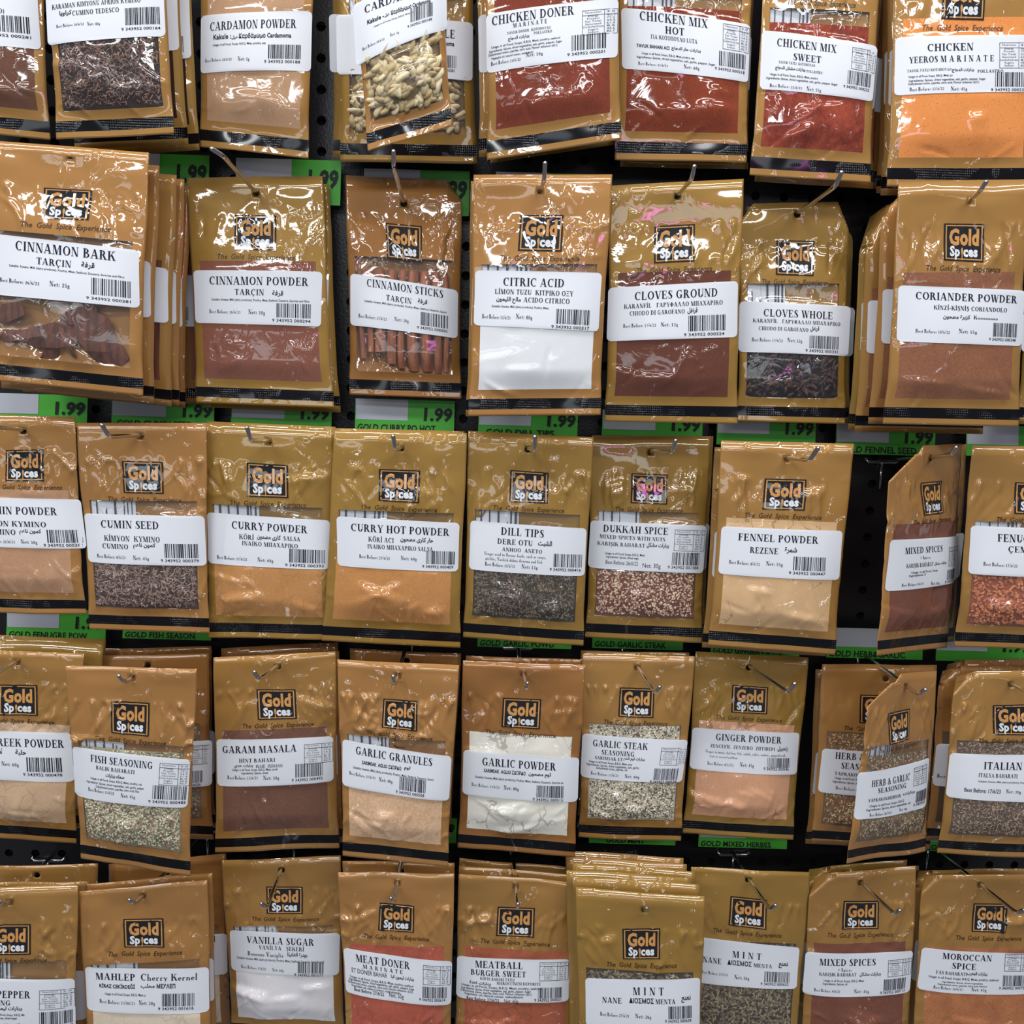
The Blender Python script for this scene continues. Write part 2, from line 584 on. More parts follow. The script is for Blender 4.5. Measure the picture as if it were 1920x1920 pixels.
SER = {
    'A': ("D.05,0,.38,1,.07 D.33,1,.62,0,.2 R.2,.28,.55,.35 S-.02,.22,0 S.5,.92,0", .92),
    'B': ("V.08,0,1 C.3,.745,.34,.255,-90,90 C.32,.27,.42,.27,-90,90 R.2,.47,.34,.54 R.2,.93,.32,1 R.2,0,.34,.07", .82),
    'C': ("C.45,.5,.43,.51,50,310 R.68,.66,.74,1", .84),
    'D': ("V.08,0,1 C.34,.5,.48,.5,-90,90 R.2,.93,.36,1 R.2,0,.36,.07", .9),
    'E': ("V.08,0,1 R.2,.93,.66,1 R.2,0,.68,.07 R.25,.47,.52,.54 R.61,.72,.66,1 R.63,0,.68,.28 R.47,.37,.52,.64", .76),
    'F': ("V.08,0,1 R.2,.93,.64,1 R.25,.47,.5,.54 R.59,.72,.64,1 R.46,.37,.51,.64", .7),
    'G': ("C.45,.5,.43,.51,50,330 R.68,.68,.74,1 U.58,.04,.42 S.48,.88,.4", .92),
    'H': ("V.08,0,1 V.6,0,1 R.25,.47,.62,.54", .92), 'I': ("V.1,0,1", .42),
    'J': ("U.25,.2,1 S.16,.54,.95 C.24,.2,.22,.22,180,360", .58),
    'K': ("V.08,0,1 D.25,.4,.62,1,.09 D.36,.58,.66,0,.22 S.5,.86,.95 S.58,.94,0", .92),
    'L': ("V.08,0,1 R.2,0,.66,.07 R.61,0,.66,.32", .74),
    'M': ("R.1,0,.16,1 S0,.28,0 S0,.2,.95 D.12,1,.42,0,.2 D.46,0,.78,1,.06 V.8,0,1", 1.12),
    'N': ("R.1,0,.16,1 S0,.28,0 D.08,1,.58,0,.2 R.7,0,.76,1 S.6,.88,.95 S0,.2,.95", .9),
    'O': ("C.46,.5,.43,.51,0,360", .92), 'P': ("V.08,0,1 C.3,.72,.38,.28,-90,90 R.2,.93,.32,1 R.2,.44,.32,.5", .74),
    'Q': ("C.46,.5,.43,.51,0,360 D.7,-.2,.4,.1,.16", .92),
    'R': ("V.08,0,1 C.3,.73,.36,.27,-90,90 R.2,.93,.32,1 R.2,.46,.32,.52 D.34,.48,.6,0,.22 S.54,.9,0", .88),
    'S': ("C.33,.745,.27,.265,50,255 C.33,.265,.29,.275,-130,75 D.12,.7,.34,.32,.22 R.53,.68,.58,1 R.03,0,.08,.32", .66),
    'T': ("V.28,0,1 R.02,.93,.74,1 R.02,.72,.07,1 R.69,.72,.74,1", .78),
    'U': ("U.1,.3,1 S0,.38,.95 C.42,.32,.32,.33,180,360 R.67,.3,.74,1 S.6,.84,.95", .86),
    'V': ("D.06,1,.34,0,.2 D.42,0,.72,1,.07 S-.02,.34,.95 S.6,.9,.95", .86),
    'W': ("D.04,1,.26,0,.19 D.34,0,.54,.9,.06 D.46,1,.68,0,.19 D.76,0,1.0,1,.06 S-.04,.3,.95 S.4,.7,.95 S.9,1.14,.95", 1.14),
    'X': ("D.06,1,.56,0,.22 D.1,0,.66,1,.07 S0,.28,0 S.52,.86,0 S0,.34,.95 S.56,.84,.95", .86),
    'Y': ("U.34,0,.46 S.24,.64,0 D.06,1,.36,.42,.2 D.44,.42,.7,1,.07 S-.02,.34,.95 S.6,.86,.95", .84),
    'Z': ("R.06,.93,.68,1 R.04,0,.7,.07 D.05,0,.46,1,.22 R.06,.75,.11,1 R.65,0,.7,.25", .76),
    '&': ("C.36,.76,.2,.24,0,360 C.34,.26,.32,.27,20,360 D.22,.7,.66,0,.2 D.56,.2,.72,.5,.07 S.58,.86,.48", .92),
    '-': ("R.05,.3,.35,.42", .42), ' ': ("", .34), ':': ("R.1,0,.26,.16 R.1,.34,.26,.5", .34), '.': ("R.08,0,.24,.16", .3),
    '/': ("D.0,-.05,.3,1,.08", .4), ',': ("D.08,-.18,.12,.14,.12", .3), '(': ("C.34,.4,.24,.62,120,240", .36), ')': ("C.04,.4,.24,.62,-60,60", .36),
    'Γ': ("V.08,0,1 R.2,.93,.62,1 R.57,.7,.62,1", .66), 'Λ': ("D.05,0,.38,1,.07 D.33,1,.62,0,.2 S-.02,.22,0 S.5,.92,0", .92),
    'Π': ("V.08,0,1 V.56,0,1 R.1,.93,.8,1", .88), 'Φ': ("V.34,0,1 C.44,.5,.42,.32,0,360", .9), 'Σ': ("R.04,.93,.7,1 R.04,0,.7,.07 D.04,1,.34,.5,.2 D.06,0,.36,.55,.12", .76),
    'Δ': ("D.02,0,.38,1,.07 D.33,1,.62,0,.2 R.05,0,.8,.07", .9), 'Ξ': ("R.06,.9,.7,1 R.06,0,.7,.1 R.18,.45,.58,.55", .78),
    'a': ("C.25,.13,.22,.15,0,360 U.31,0,.34 C.25,.33,.21,.15,0,160", .54), 'b': ("U.06,0,1 C.3,.235,.26,.245,0,360", .58),
    'c': ("C.26,.235,.24,.245,50,310", .48), 'd': ("U.36,0,1 C.27,.235,.25,.245,0,360", .58), 'e': ("C.26,.235,.24,.245,0,310 R.1,.22,.48,.27", .52),
    'f': ("U.14,0,.8 C.34,.78,.2,.21,50,180 R.02,.42,.4,.47", .4), 'g': ("C.25,.27,.22,.2,0,360 C.25,-.1,.24,.14,0,360", .52),
    'h': ("U.07,0,1 C.3,.25,.24,.22,0,180 U.39,0,.27 S0,.28,0 S.33,.6,0", .62), 'i': ("U.08,0,.47 R.08,.6,.22,.76 S0,.3,0", .32),
    'k': ("U.07,0,1 D.2,.2,.42,.47,.08 D.24,.28,.42,0,.16", .6), 'l': ("U.08,0,1 S0,.3,0", .32),
    'm': ("U.06,0,.47 C.26,.25,.22,.22,0,180 U.33,0,.27 C.54,.25,.22,.22,0,180 U.61,0,.27", .84),
    'n': ("U.07,0,.47 C.3,.25,.24,.22,0,180 U.39,0,.27 S0,.28,0 S.33,.6,0", .62), 'o': ("C.27,.235,.25,.245,0,360", .54),
    'p': ("U.06,-.26,.47 C.3,.235,.26,.245,0,360", .58), 'r': ("U.07,0,.47 C.32,.3,.22,.17,30,160 S0,.3,0", .5),
    's': ("C.2,.35,.17,.13,40,270 C.2,.12,.18,.13,-130,90", .42), 't': ("U.12,.06,.66 R.02,.42,.36,.47 C.27,.1,.15,.11,180,300", .38),
    'u': ("U.07,.1,.47 C.3,.2,.24,.21,180,360 U.4,0,.47", .62), 'v': ("D.02,.47,.18,0,.15 D.24,0,.42,.47,.06", .5),
    'w': ("D.02,.47,.16,0,.14 D.22,0,.34,.47,.05 D.3,.47,.44,0,.14 D.5,0,.64,.47,.05", .74), 'x': ("D.02,.47,.3,0,.16 D.04,0,.36,.47,.06", .5),
    'y': ("D.02,.47,.2,0,.16 D.08,-.26,.42,.47,.06 S-.03,.22,.42 S.34,.54,.42", .54), 'z': ("R.04,.41,.4,.47 R.04,0,.4,.06 D.04,0,.26,.47,.14", .46),
    '0': ("C.28,.35,.24,.36,0,360", .56), '1': ("U.18,0,.7 S.06,.5,0 D.06,.56,.18,.7,.1", .56),
    '2': ("C.27,.5,.22,.21,-30,170 D.05,0,.36,.42,.13 R.05,0,.5,.1", .56), '3': ("C.26,.53,.2,.18,-80,150 C.26,.19,.22,.2,-150,85", .56),
    '4': ("U.3,0,.7 D.03,.2,.3,.7,.07 R.03,.16,.54,.23", .56), '5': ("R.1,.62,.46,.7 R.08,.36,.15,.7 C.25,.22,.24,.23,-150,120", .56),
    '6': ("C.28,.22,.23,.23,0,360 C.4,.3,.36,.42,100,180", .56), '7': ("R.05,.62,.5,.7 D.14,0,.4,.65,.12", .56),
    '8': ("C.28,.52,.2,.19,0,360 C.28,.19,.23,.2,0,360", .56), '9': ("C.28,.48,.23,.23,0,360 C.16,.4,.36,.42,-80,0", .56),
}
LOOK = dict(zip('ΑΒΕΖΗΙΚΜΝΟΡΤΥΧ', 'ABEZHIKMNOPTYX'))
MARK = {'Ş': 'S_', 'Ç': 'C_', 'İ': 'I^', 'Ö': 'O^', 'Õ': 'O^', 'Ô': 'O^', 'Ğ': 'G^', 'Ü': 'U^'}
_ser = {}


def ser_glyph(ch):
    if ch in _ser:
        return _ser[ch]
    base, mark = ch, ''
    if ch in MARK:
        base, mark = MARK[ch]
    base = LOOK.get(base, base)
    if base not in SER:
        base = 'o' if base.islower() else 'O'
    prog, w = SER[base]
    P = stroke(prog, ST if base.isupper() or base in 'ΓΛΠΦΣΔΞ' else 0.145)
    if mark == '_':
        P = P + [rect(w / 2 - .1, -.22, w / 2 + .06, -.03)]
    if mark == '^':
        P = P + ([rect(w / 2 - .09, 1.1, w / 2 + .09, 1.26)] if base == 'I' else [rect(w / 2 - .24, 1.08, w / 2 - .06, 1.22), rect(w / 2 + .06, 1.08, w / 2 + .24, 1.22)])
    V, Fc = [], []
    for p in P:
        Fc.append(list(range(len(V), len(V) + len(p))))
        V += p
    _ser[ch] = (np.array(V, float).reshape(-1, 2), Fc, w + 0.06)
    return _ser[ch]


# plain lettering comes from Blender's built-in typeface, one outline per character
_bf = {}
_tc = bpy.data.curves.new('glyph_source', 'FONT')
_tc.resolution_u = 2
_to = bpy.data.objects.new('glyph_source', _tc)
COL.objects.link(_to)


def _txt_mesh(body, off):
    _tc.body = body
    _tc.offset = off
    dg = bpy.context.evaluated_depsgraph_get()
    dg.update()
    ev = _to.evaluated_get(dg)
    me = ev.to_mesh()
    V = np.array([v.co[:2] for v in me.vertices], float).reshape(-1, 2)
    Fc = [list(p.vertices) for p in me.polygons]
    ev.to_mesh_clear()
    return V, Fc


def _cap():
    V, _ = _txt_mesh('H', 0)
    return V[:, 1].max()


CAPH = _cap()
_ref = {}


def bf_glyph(ch, bold):
    k = (ch, bold)
    if k not in _bf:
        off = (0.0, 0.012, 0.03, 0.045)[bold]
        if off not in _ref:
            _ref[off] = _txt_mesh('I', off)[0][:, 0].max()
        if ch == ' ':
            V, Fc, adv = np.zeros((0, 2)), [], 0.26
        else:
            V, Fc = _txt_mesh(ch, off)
            adv = _txt_mesh(ch + 'I', off)[0][:, 0].max() - _ref[off]
        _bf[k] = (V / CAPH, Fc, adv / CAPH + 0.9 * off)
    return _bf[k]


FORM = dict(zip('ابةتثجحخدذرزسشصضطظعغفقكلمنهوىي',
                [0xFE8D, 0xFE8F, 0xFE93, 0xFE95, 0xFE99, 0xFE9D, 0xFEA1, 0xFEA5, 0xFEA9, 0xFEAB, 0xFEAD, 0xFEAF, 0xFEB1, 0xFEB5, 0xFEB9,
                 0xFEBD, 0xFEC1, 0xFEC5, 0xFEC9, 0xFECD, 0xFED1, 0xFED5, 0xFED9, 0xFEDD, 0xFEE1, 0xFEE5, 0xFEE9, 0xFEED, 0xFEEF, 0xFEF1]))
TWO = set('اةدذرزوى')


def arabic(t):
    out = ''
    for w in t.split(' '):
        for i, ch in enumerate(w):
            if ch not in FORM:
                out += ch
                continue
            prev = i > 0 and w[i - 1] not in TWO
            nxt = i < len(w) - 1 and ch not in TWO
            out += chr(FORM[ch] + (3 if prev and nxt else 2 if nxt else 1 if prev else 0))
        out += ' '
    return out.strip()[::-1]


def text2d(t, style):
    """polygons with cap height 1, centred on x; returns V, faces, width"""
    if style == 'ar':
        t = arabic(t)
    x = 0.0
    Vs, Fs, n = [], [], 0
    for ch in t:
        if style in 'Ss':
            V, Fc, adv = ser_glyph(ch)
        else:
            V, Fc, adv = bf_glyph(ch, {'b': 0, 'B': 2, 'ar': 2, 'X': 3, 'm': 1}[style])
        if len(V):
            Vs.append(V + [x, 0])
            Fs += [[i + n for i in f] for f in Fc]
            n += len(V)
        x += adv
    V = np.concatenate(Vs) if Vs else np.zeros((0, 2))
    if len(V):
        lo, hi = V[:, 0].min(), V[:, 0].max()
        V = V - [(lo + hi) / 2, 0]
        x = hi - lo
    return V, Fs, max(x, 0.01)


# ------------------------------------------------------------------ packet surface
def vnoise(x, y, seed):
    xi, yi = np.floor(x).astype(int), np.floor(y).astype(int)
    fx, fy = x - xi, y - yi
    fx, fy = fx * fx * (3 - 2 * fx), fy * fy * (3 - 2 * fy)

    def h(a, b):
        n = (a * 374761393 + b * 668265263 + seed * 974711) & 0x7fffffff
        n = ((n ^ (n >> 13)) * 1274126177) & 0x7fffffff
        n = n ^ (n >> 16)
        return (n & 0xffff) / 65535.0
    return (h(xi, yi) * (1 - fx) + h(xi + 1, yi) * fx) * (1 - fy) + (h(xi, yi + 1) * (1 - fx) + h(xi + 1, yi + 1) * fx) * fy


def sst(x, a, b):
    u = np.clip((x - a) / (b - a), 0, 1)
    return u * u * (3 - 2 * u)


class Surf:
    GS = (190, 300)

    def __init__(self, q, d, bulge, seed, fold=''):
        d = (list(d) + [d[-1]] * 4)[:4] if len(d) == 4 else [d[0], d[0], d[-1], d[-1]]
        self.c = np.array([unproj(q[i][0], q[i][1], d[i]) for i in range(4)])   # TL TR BR BL
        self.o = (self.c[2] + self.c[3]) / 2
        ex = (self.c[1] + self.c[2] - self.c[0] - self.c[3]) / 2
        ez = (self.c[0] + self.c[1] - self.c[2] - self.c[3]) / 2
        self.W, self.H = np.linalg.norm(ex), np.linalg.norm(ez)
        n = np.cross(ex, ez)
        self.N = n / np.linalg.norm(n)
        self.ex, self.ez = ex / self.W, ez / self.H
        self.B, self.seed, self.fold = bulge, seed, fold
        self.grid = None
        self.pk = random.Random(seed)

    def bulge(self, s, t):
        sc_ = np.clip(s, 0, 1)
        fx = np.maximum(0, 1 - np.abs(2 * sc_ - 1) ** 2.6) ** 0.75
        ft = (0.42 * sst(t, 0.165, 0.34) + 0.58 * sst(t, 0.3, 0.66)) * (1 - sst(t, 0.80, 0.925) ** 0.9)
        return self.B * fx * ft

    def make_noise(self, labq=None, amp=1.0):
        ns, nt = self.GS
        S, T = np.meshgrid(np.linspace(-.12, 1.12, ns), np.linspace(-.08, 1.08, nt))
        sd = self.seed * 31
        x, y = S * self.W * 1000, T * self.H * 1000                         # mm
        soft = 0.45 if CRUMPLE[0] < .9 else 0.8 if CRUMPLE[0] < 2 else 1.0
        h = (1.1 + 1.5 * soft) * (vnoise(x / 34, y / 44, sd) - .5) + soft * (vnoise(x / 15, y / 19, sd + 1) - .5)
        body = sst(T, .16, .2) * (1 - sst(T, .90, .93))
        up = sst(T, .15, .19) * (1 - sst(T, .34, .5))
        dn = sst(T, .70, .86) * (1 - sst(T, .9, .93))
        side = np.exp(-(np.minimum(S, 1 - S) / .08) ** 2) * body
        rid = (1 - np.abs(2 * vnoise(x / 9 + 0.35 * y / 9, y / 17, sd + 2) - 1)) ** 5
        pat = sst(vnoise(x / 22, y / 22, sd + 5), .45, .75)
        h += amp * rid * pat * (.9 * up + .5 * dn + .5 * side + .06)
        U = self.pk.uniform
        for k in range(13):                                                   # puckers along the heat seal
            s0, ln, wd, sl = U(.04, .96), U(3, 13), U(.7, 1.5), U(-.4, .4)
            dx = (S - s0) * self.W * 1000 - sl * (y - .175 * self.H * 1000)
            dy = y - .175 * self.H * 1000
            h += amp * U(.6, 1.5) * np.exp(-(dx / wd) ** 2) * np.where(dy > 0, np.exp(-(dy / ln) ** 2), np.exp(-(dy / 1.6) ** 2))

        def crease(x0, y0, an, L_, a_, w_):
            ca, sa = math.cos(an), math.sin(an)
            u, v = (x - x0) * ca + (y - y0) * sa, -(x - x0) * sa + (y - y0) * ca
            v = v + U(-.02, .02) * u * u
            return a_ * np.exp(-np.abs(v / w_) ** 1.5 - (u / L_) ** 4)
        Wm, Hm = self.W * 1000, self.H * 1000
        for k in range(int(9 * amp)):                                         # creases fanning down from the seal
            h += body * crease(U(.08, .92) * Wm, U(.2, .31) * Hm, U(.9, 2.3), U(6, 22), U(.7, 1.7) * self.pk.choice([-1, 1, 1]), U(.8, 1.5))
        for k in range(int(5 * amp)):                                         # and up from the bottom hem
            h += body * crease(U(.08, .92) * Wm, U(.74, .9) * Hm, U(.2, 2.9), U(5, 16), U(.6, 1.5) * self.pk.choice([-1, 1]), U(.8, 1.6))
        for k in range(4):                                                    # dents where the film steps out and faces the ceiling
            cx_, cy_ = U(.15, .85) * Wm, self.pk.choice([U(.19, .27), U(.68, .84), U(.7, .86)]) * Hm
            an, wx, wy = U(-.45, .45), U(6, 20), U(1.5, 4.5)
            ca, sa = math.cos(an), math.sin(an)
            u, v = (x - cx_) * ca + (y - cy_) * sa, -(x - cx_) * sa + (y - cy_) * ca
            v = v + 1.6 * (vnoise(x / 5, y / 5, sd + 9 + k) - .5)
            stp = sst(v, -wy, wy) * np.exp(-np.maximum(v, 0) / 9.0)
            h += min(amp, 1.4) * body * U(.6, .85) * wy * stp * np.exp(-(u / wx) ** 4)
        edge = sst(T, -.02, .05) * (1 - .4 * sst(T, .93, 1.0))
        h += 1.6 * np.sin(S * self.pk.uniform(5, 9) + self.pk.uniform(0, 6)) * (1 - sst(T, .0, .10))   # wavy top edge
        h += 1.2 * np.sin(S * self.pk.uniform(4, 8) + self.pk.uniform(0, 6)) * sst(T, .9, 1.0)
        h *= (.35 + .65 * edge)
        h *= 1 - .92 * np.exp(-((S - .5) / .2) ** 4 - ((T - .24) / .09) ** 4)
        if labq is not None:
            a, b = self.inv_lab(S, T, labq)
            m = sst(a, -.05, .03) * (1 - sst(a, .97, 1.05)) * sst(b, -.10, .04) * (1 - sst(b, .96, 1.10))
            low = 1.6 * (vnoise(x / 40, y / 60, sd + 7) - .5)
            h = h * (1 - m) + m * (low + .4)
        self.grid = h / 1000.0

    @staticmethod
    def inv_lab(S, T, q):
        (s0, t0), (s1, t1), (s2, t2), (s3, t3) = q
        a = np.full_like(S, .5)
        b = np.full_like(S, .5)
        for _ in range(6):
            tl, tr, bl, br = (1 - a) * (1 - b), a * (1 - b), (1 - a) * b, a * b
            fs = tl * s0 + tr * s1 + br * s2 + bl * s3 - S
            ft = tl * t0 + tr * t1 + br * t2 + bl * t3 - T
            sa, sb = (1 - b) * (s1 - s0) + b * (s2 - s3), (1 - a) * (s3 - s0) + a * (s2 - s1)
            ta, tb = (1 - b) * (t1 - t0) + b * (t2 - t3), (1 - a) * (t3 - t0) + a * (t2 - t1)
            de = sa * tb - sb * ta
            a = np.clip(a - (fs * tb - ft * sb) / de, -3, 4)
            b = np.clip(b - (ft * sa - fs * ta) / de, -3, 4)
        return a, b

    def samp(self, s, t):
        if self.grid is None:
            return 0.0
        ns, nt = self.GS
        u = np.clip((s + .12) / 1.24, 0, .9999) * (ns - 1)
        v = np.clip((t + .08) / 1.16, 0, .9999) * (nt - 1)
        i, j = u.astype(int), v.astype(int)
        fu, fv = u - i, v - j
        g = self.grid
        i1, j1 = np.minimum(i + 1, ns - 1), np.minimum(j + 1, nt - 1)
        return (g[j, i] * (1 - fu) + g[j, i1] * fu) * (1 - fv) + (g[j1, i] * (1 - fu) + g[j1, i1] * fu) * fv

    def P(self, s, t, off=0.0, k=1.0, world=False):
        s, t = np.asarray(s, float), np.asarray(t, float)
        bu = self.bulge(s, t)
        pull = 0.035 * bu / max(self.B, 1e-6) * (np.abs(2 * s - 1) ** 2) if False else 0
        ft = (sst(t, .2, .5) * (1 - sst(t, .82, .95)))
        s_ = .5 + (s - .5) * (1 - .022 * ft)
        tl, tr, br, bl = (1 - s_) * (1 - t), s_ * (1 - t), s_ * t, (1 - s_) * t
        p = tl[..., None] * self.c[0] + tr[..., None] * self.c[1] + br[..., None] * self.c[2] + bl[..., None] * self.c[3]
        hh = k * bu + self.samp(s, t) + off
        p = p + hh[..., None] * self.N
        for spec in self.fold.split():
            sd = spec[0]
            fs, ftt, ang = [float(v) for v in spec[1:].split(',')]
            cs = s_ if sd == 'l' else 1 - s_
            X, Z = cs * self.W, t * self.H
            A, Bm = fs * self.W, ftt * self.H
            nn = math.hypot(1 / A, 1 / Bm)
            dd = np.maximum(0, (1 - X / A - Z / Bm) / nn)
            nx, nz = (1 / A) / nn, (1 / Bm) / nn
            c_, sn = math.cos(math.radians(ang)), math.sin(math.radians(ang))
            sgn = 1 if sd == 'l' else -1
            p = p + (dd * (1 - c_) * nx * sgn)[..., None] * self.ex - (dd * (1 - c_) * nz)[..., None] * self.ez - (dd * sn)[..., None] * self.N
        return p if world else p - self.o

    def st(self, px, py):
        s, t = np.array(.5), np.array(.5)
        g, self.grid = self.grid, None
        for _ in range(12):
            f0 = proj(self.P(s, t, world=True)) - [px, py]
            fs = (proj(self.P(s + .01, t, world=True)) - [px, py] - f0) / .01
            ft = (proj(self.P(s, t + .01, world=True)) - [px, py] - f0) / .01
            det = fs[0] * ft[1] - ft[0] * fs[1]
            ds = (f0[0] * ft[1] - ft[0] * f0[1]) / det
            dt = (fs[0] * f0[1] - f0[0] * fs[1]) / det
            s, t = np.clip(s - np.clip(ds, -.3, .3), -.6, 1.6), np.clip(t - np.clip(dt, -.3, .3), -.3, 1.3)
        self.grid = g
        return float(s), float(t)


def lines(stops, step):
    out = []
    for a, b in zip(stops[:-1], stops[1:]):
        n = max(1, int(round((b - a) / step)))
        out += [a + (b - a) * i / n for i in range(n)]
    return np.array(out + [stops[-1]])


class Patch:
    """a quad of the packet surface with its own 0..1 coordinates"""

    def __init__(self, sf, q):
        self.sf, self.q = sf, q

    def st(self, a, b):
        (s0, t0), (s1, t1), (s2, t2), (s3, t3) = self.q
        tl, tr, br, bl = (1 - a) * (1 - b), a * (1 - b), a * b, (1 - a) * b
        return tl * s0 + tr * s1 + br * s2 + bl * s3, tl * t0 + tr * t1 + br * t2 + bl * t3

    def P(self, a, b, off, k=1.0):
        s, t = self.st(np.asarray(a, float), np.asarray(b, float))
        return self.sf.P(s, t, off, k)

    def size(self):
        p = self.P(np.array([0, 1, 0.]), np.array([0.5, .5, 0.5]), 0)
        w = np.linalg.norm(p[1] - p[0])
        p = self.P(np.array([.5, .5]), np.array([0., 1.]), 0)
        return w, np.linalg.norm(p[1] - p[0])

    def sheet(self, name, mat, parent, off, na=18, nb=9, rad=0.0, k=1.0):
        w, h = self.size()
        ra, rb = (rad / w, rad / h) if rad else (0, 0)
        bs = np.linspace(0, 1, nb + 1)
        if rad:
            e = rb * np.array([0, .12, .35, .65, 1.0])
            bs = np.unique(np.concatenate([e, np.linspace(rb, 1 - rb, nb), 1 - e]))
        V = []
        for b in bs:
            ins = 0
            if rad:
                u = min(b, 1 - b)
                if u < rb:
                    ins = ra * (1 - math.sqrt(max(0, 1 - (1 - u / rb) ** 2)))
            for a in np.linspace(0, 1, na + 1):
                V.append((ins + a * (1 - 2 * ins), b))
        V = np.array(V)
        m = na + 1
        fs = [(j * m + i, (j + 1) * m + i, (j + 1) * m + i + 1, j * m + i + 1) for j in range(len(bs) - 1) for i in range(na)]
        return mesh_obj(name, self.P(V[:, 0], V[:, 1], off, k), fs, mat, parent, True)

    def put(self, g, V, faces, cx, cy, sx, sy, off, idx=0):
        """2d polygons (unit cap height, centred) placed at cx,cy; sx, sy = size of one unit in patch coordinates"""
        if len(V):
            g.add(self.P(cx + V[:, 0] * sx, cy - V[:, 1] * sy, off), faces, idx)

    def rect(self, g, a0, b0, a1, b1, off, idx=0, n=1):
        aa = np.linspace(a0, a1, n + 1)
        V = np.array([(a, b) for b in (b0, b1) for a in aa])
        g.add(self.P(V[:, 0], V[:, 1], off), [(i, n + 1 + i, n + 2 + i, i + 1) for i in range(n)], idx)


def quad_inv(q, px, py):
    a, b = Surf.inv_lab(np.array([float(px)]), np.array([float(py)]), q)
    return float(a[0]), float(b[0])


PACKETS = {}
SMALL = "Suitable: Sweets, Milk (dairy products), Poultry, Meat, Seafood, Desserts, Savories and Fibre"
USAGE = ["Usage: in all Food, Soups, B.B.Q. Meat, poultry, seafood", "Ingredients: Spices, dried vegetables, salt, garlic, pepper, Sugar",
         "Dehydrated onion, paprika, citric acid, Flavour enhancer (621)", "Vegetable oil, natural colour, maltodextrin"]


def contents_grains(sf, kind, s0, s1, t0, t1, root, labst, res):
    n, ln, wd, th, smooth = GRAIN[kind]
    bed = lines([s0, s1], .022)
    bt = lines([t0, t1], .016)
    S, T = np.meshgrid(bed, bt)
    sink = -(0.0006 + th * 0.0005)
    Vb = sf.P(S.ravel(), T.ravel(), sink)
    m = len(bed)
    fb = [(j * m + i, (j + 1) * m + i, (j + 1) * m + i + 1, j * m + i + 1) for j in range(len(bt) - 1) for i in range(m - 1)]
    r = np.random.default_rng(sf.seed)
    n = int(n * (t1 - t0) / .52 * (s1 - s0) / .85)
    ss, tt = r.uniform(s0 + .012, s1 - .012, n), r.uniform(t0 + .006, t1 - .012, n)
    if labst is not None:
        a, b = Surf.inv_lab(ss, tt, labst)
        keep = ~((a > .04) & (a < .96) & (b > .12) & (b < .9))
        ss, tt = ss[keep], tt[keep]
        n = len(ss)
    c = sf.P(ss, tt, 0.0) + (sink * r.uniform(.45, 1.0, n))[:, None] * sf.N
    an = r.uniform(0, math.pi, n)
    tilt = r.normal(0, .22, n)
    u = np.cos(an)[:, None] * sf.ex + np.sin(an)[:, None] * sf.ez
    u = u * np.cos(tilt)[:, None] + sf.N * np.sin(tilt)[:, None] * .5
    v = np.cross(np.broadcast_to(sf.N, u.shape), u)
    v /= np.linalg.norm(v, axis=1)[:, None]
    w = np.cross(u, v)
    k = r.uniform(.7, 1.25, n)[:, None]
    L_, W_, T_ = ln / 2000 * k, wd / 2000 * r.uniform(.8, 1.2, n)[:, None], th / 2000
    prof = [(-1, 0), (-.62, .8), (.0, 1.0), (.62, .8), (1, 0)] if smooth else [(-1, 0), (-.4, 1.0), (.5, .8), (1, 0)]
    V = []
    bend = r.uniform(-.25, .25, n)[:, None] * L_
    for x, rr in prof:
        cc = c + u * L_ * x + v * bend * (1 - x * x)
        if rr == 0:
            V.append(cc)
        else:
            for q in range(4):
                ca, sa = math.cos(q * math.pi / 2 + .4), math.sin(q * math.pi / 2 + .4)
                V.append(cc + v * W_ * rr * ca + w * T_ * rr * sa)
    V = np.stack(V, 1)
    per = V.shape[1]
    fl = []
    nr = len(prof) - 2
    for q in range(4):
        fl.append((0, 1 + (q + 1) % 4, 1 + q))
        for i in range(nr - 1):
            fl.append((1 + i * 4 + q, 1 + i * 4 + (q + 1) % 4, 1 + (i + 1) * 4 + (q + 1) % 4, 1 + (i + 1) * 4 + q))
        fl.append((1 + (nr - 1) * 4 + q, 1 + (nr - 1) * 4 + (q + 1) % 4, per - 1))
    base = len(Vb)
    fs = list(fb) + [tuple(base + i * per + x for x in f) for i in range(n) for f in fl]
    mi = [0] * len(fb) + [1] * (n * len(fl))
    o = mesh_obj('contents', np.concatenate([Vb, V.reshape(-1, 3)]), fs, [kind + '_bed', kind], root, bool(smooth), mi)
    o['kind'] = 'stuff'
    return o


def cinnamon_sticks(sf, root):
    for i, (s, w, tb) in enumerate([(.115, .05, .83), (.185, .055, .80), (.275, .10, .80), (.385, .085, .85), (.475, .065, .87), (.575, .105, .88), (.69, .105, .88), (.79, .07, .885), (.87, .05, .88)]):
        g = Geo()
        n = 22
        r0 = w * sf.W / 2
        ts = np.linspace(.42, tb, 7)
        V = []
        for t in ts:
            c = sf.P(np.array(s + .01 * math.sin(t * 9 + i)), np.array(t), -r0 - .0006)
            for a in np.linspace(-.2, 2 * math.pi + 1.6, n):                 # rolled quill
                rr = r0 * (1 - .09 * a / 3.0) * (1 + .04 * math.sin(3 * a + i))
                V.append(c + rr * (math.cos(a + .6) * sf.ex + math.sin(a + .6) * sf.N))
        fs = [(j * n + k, j * n + k + 1, (j + 1) * n + k + 1, (j + 1) * n + k) for j in range(len(ts) - 1) for k in range(n - 1)]
        g.add(V, fs)
        g.build('cinnamon_stick', ['cinnamon_quill'], root, True)


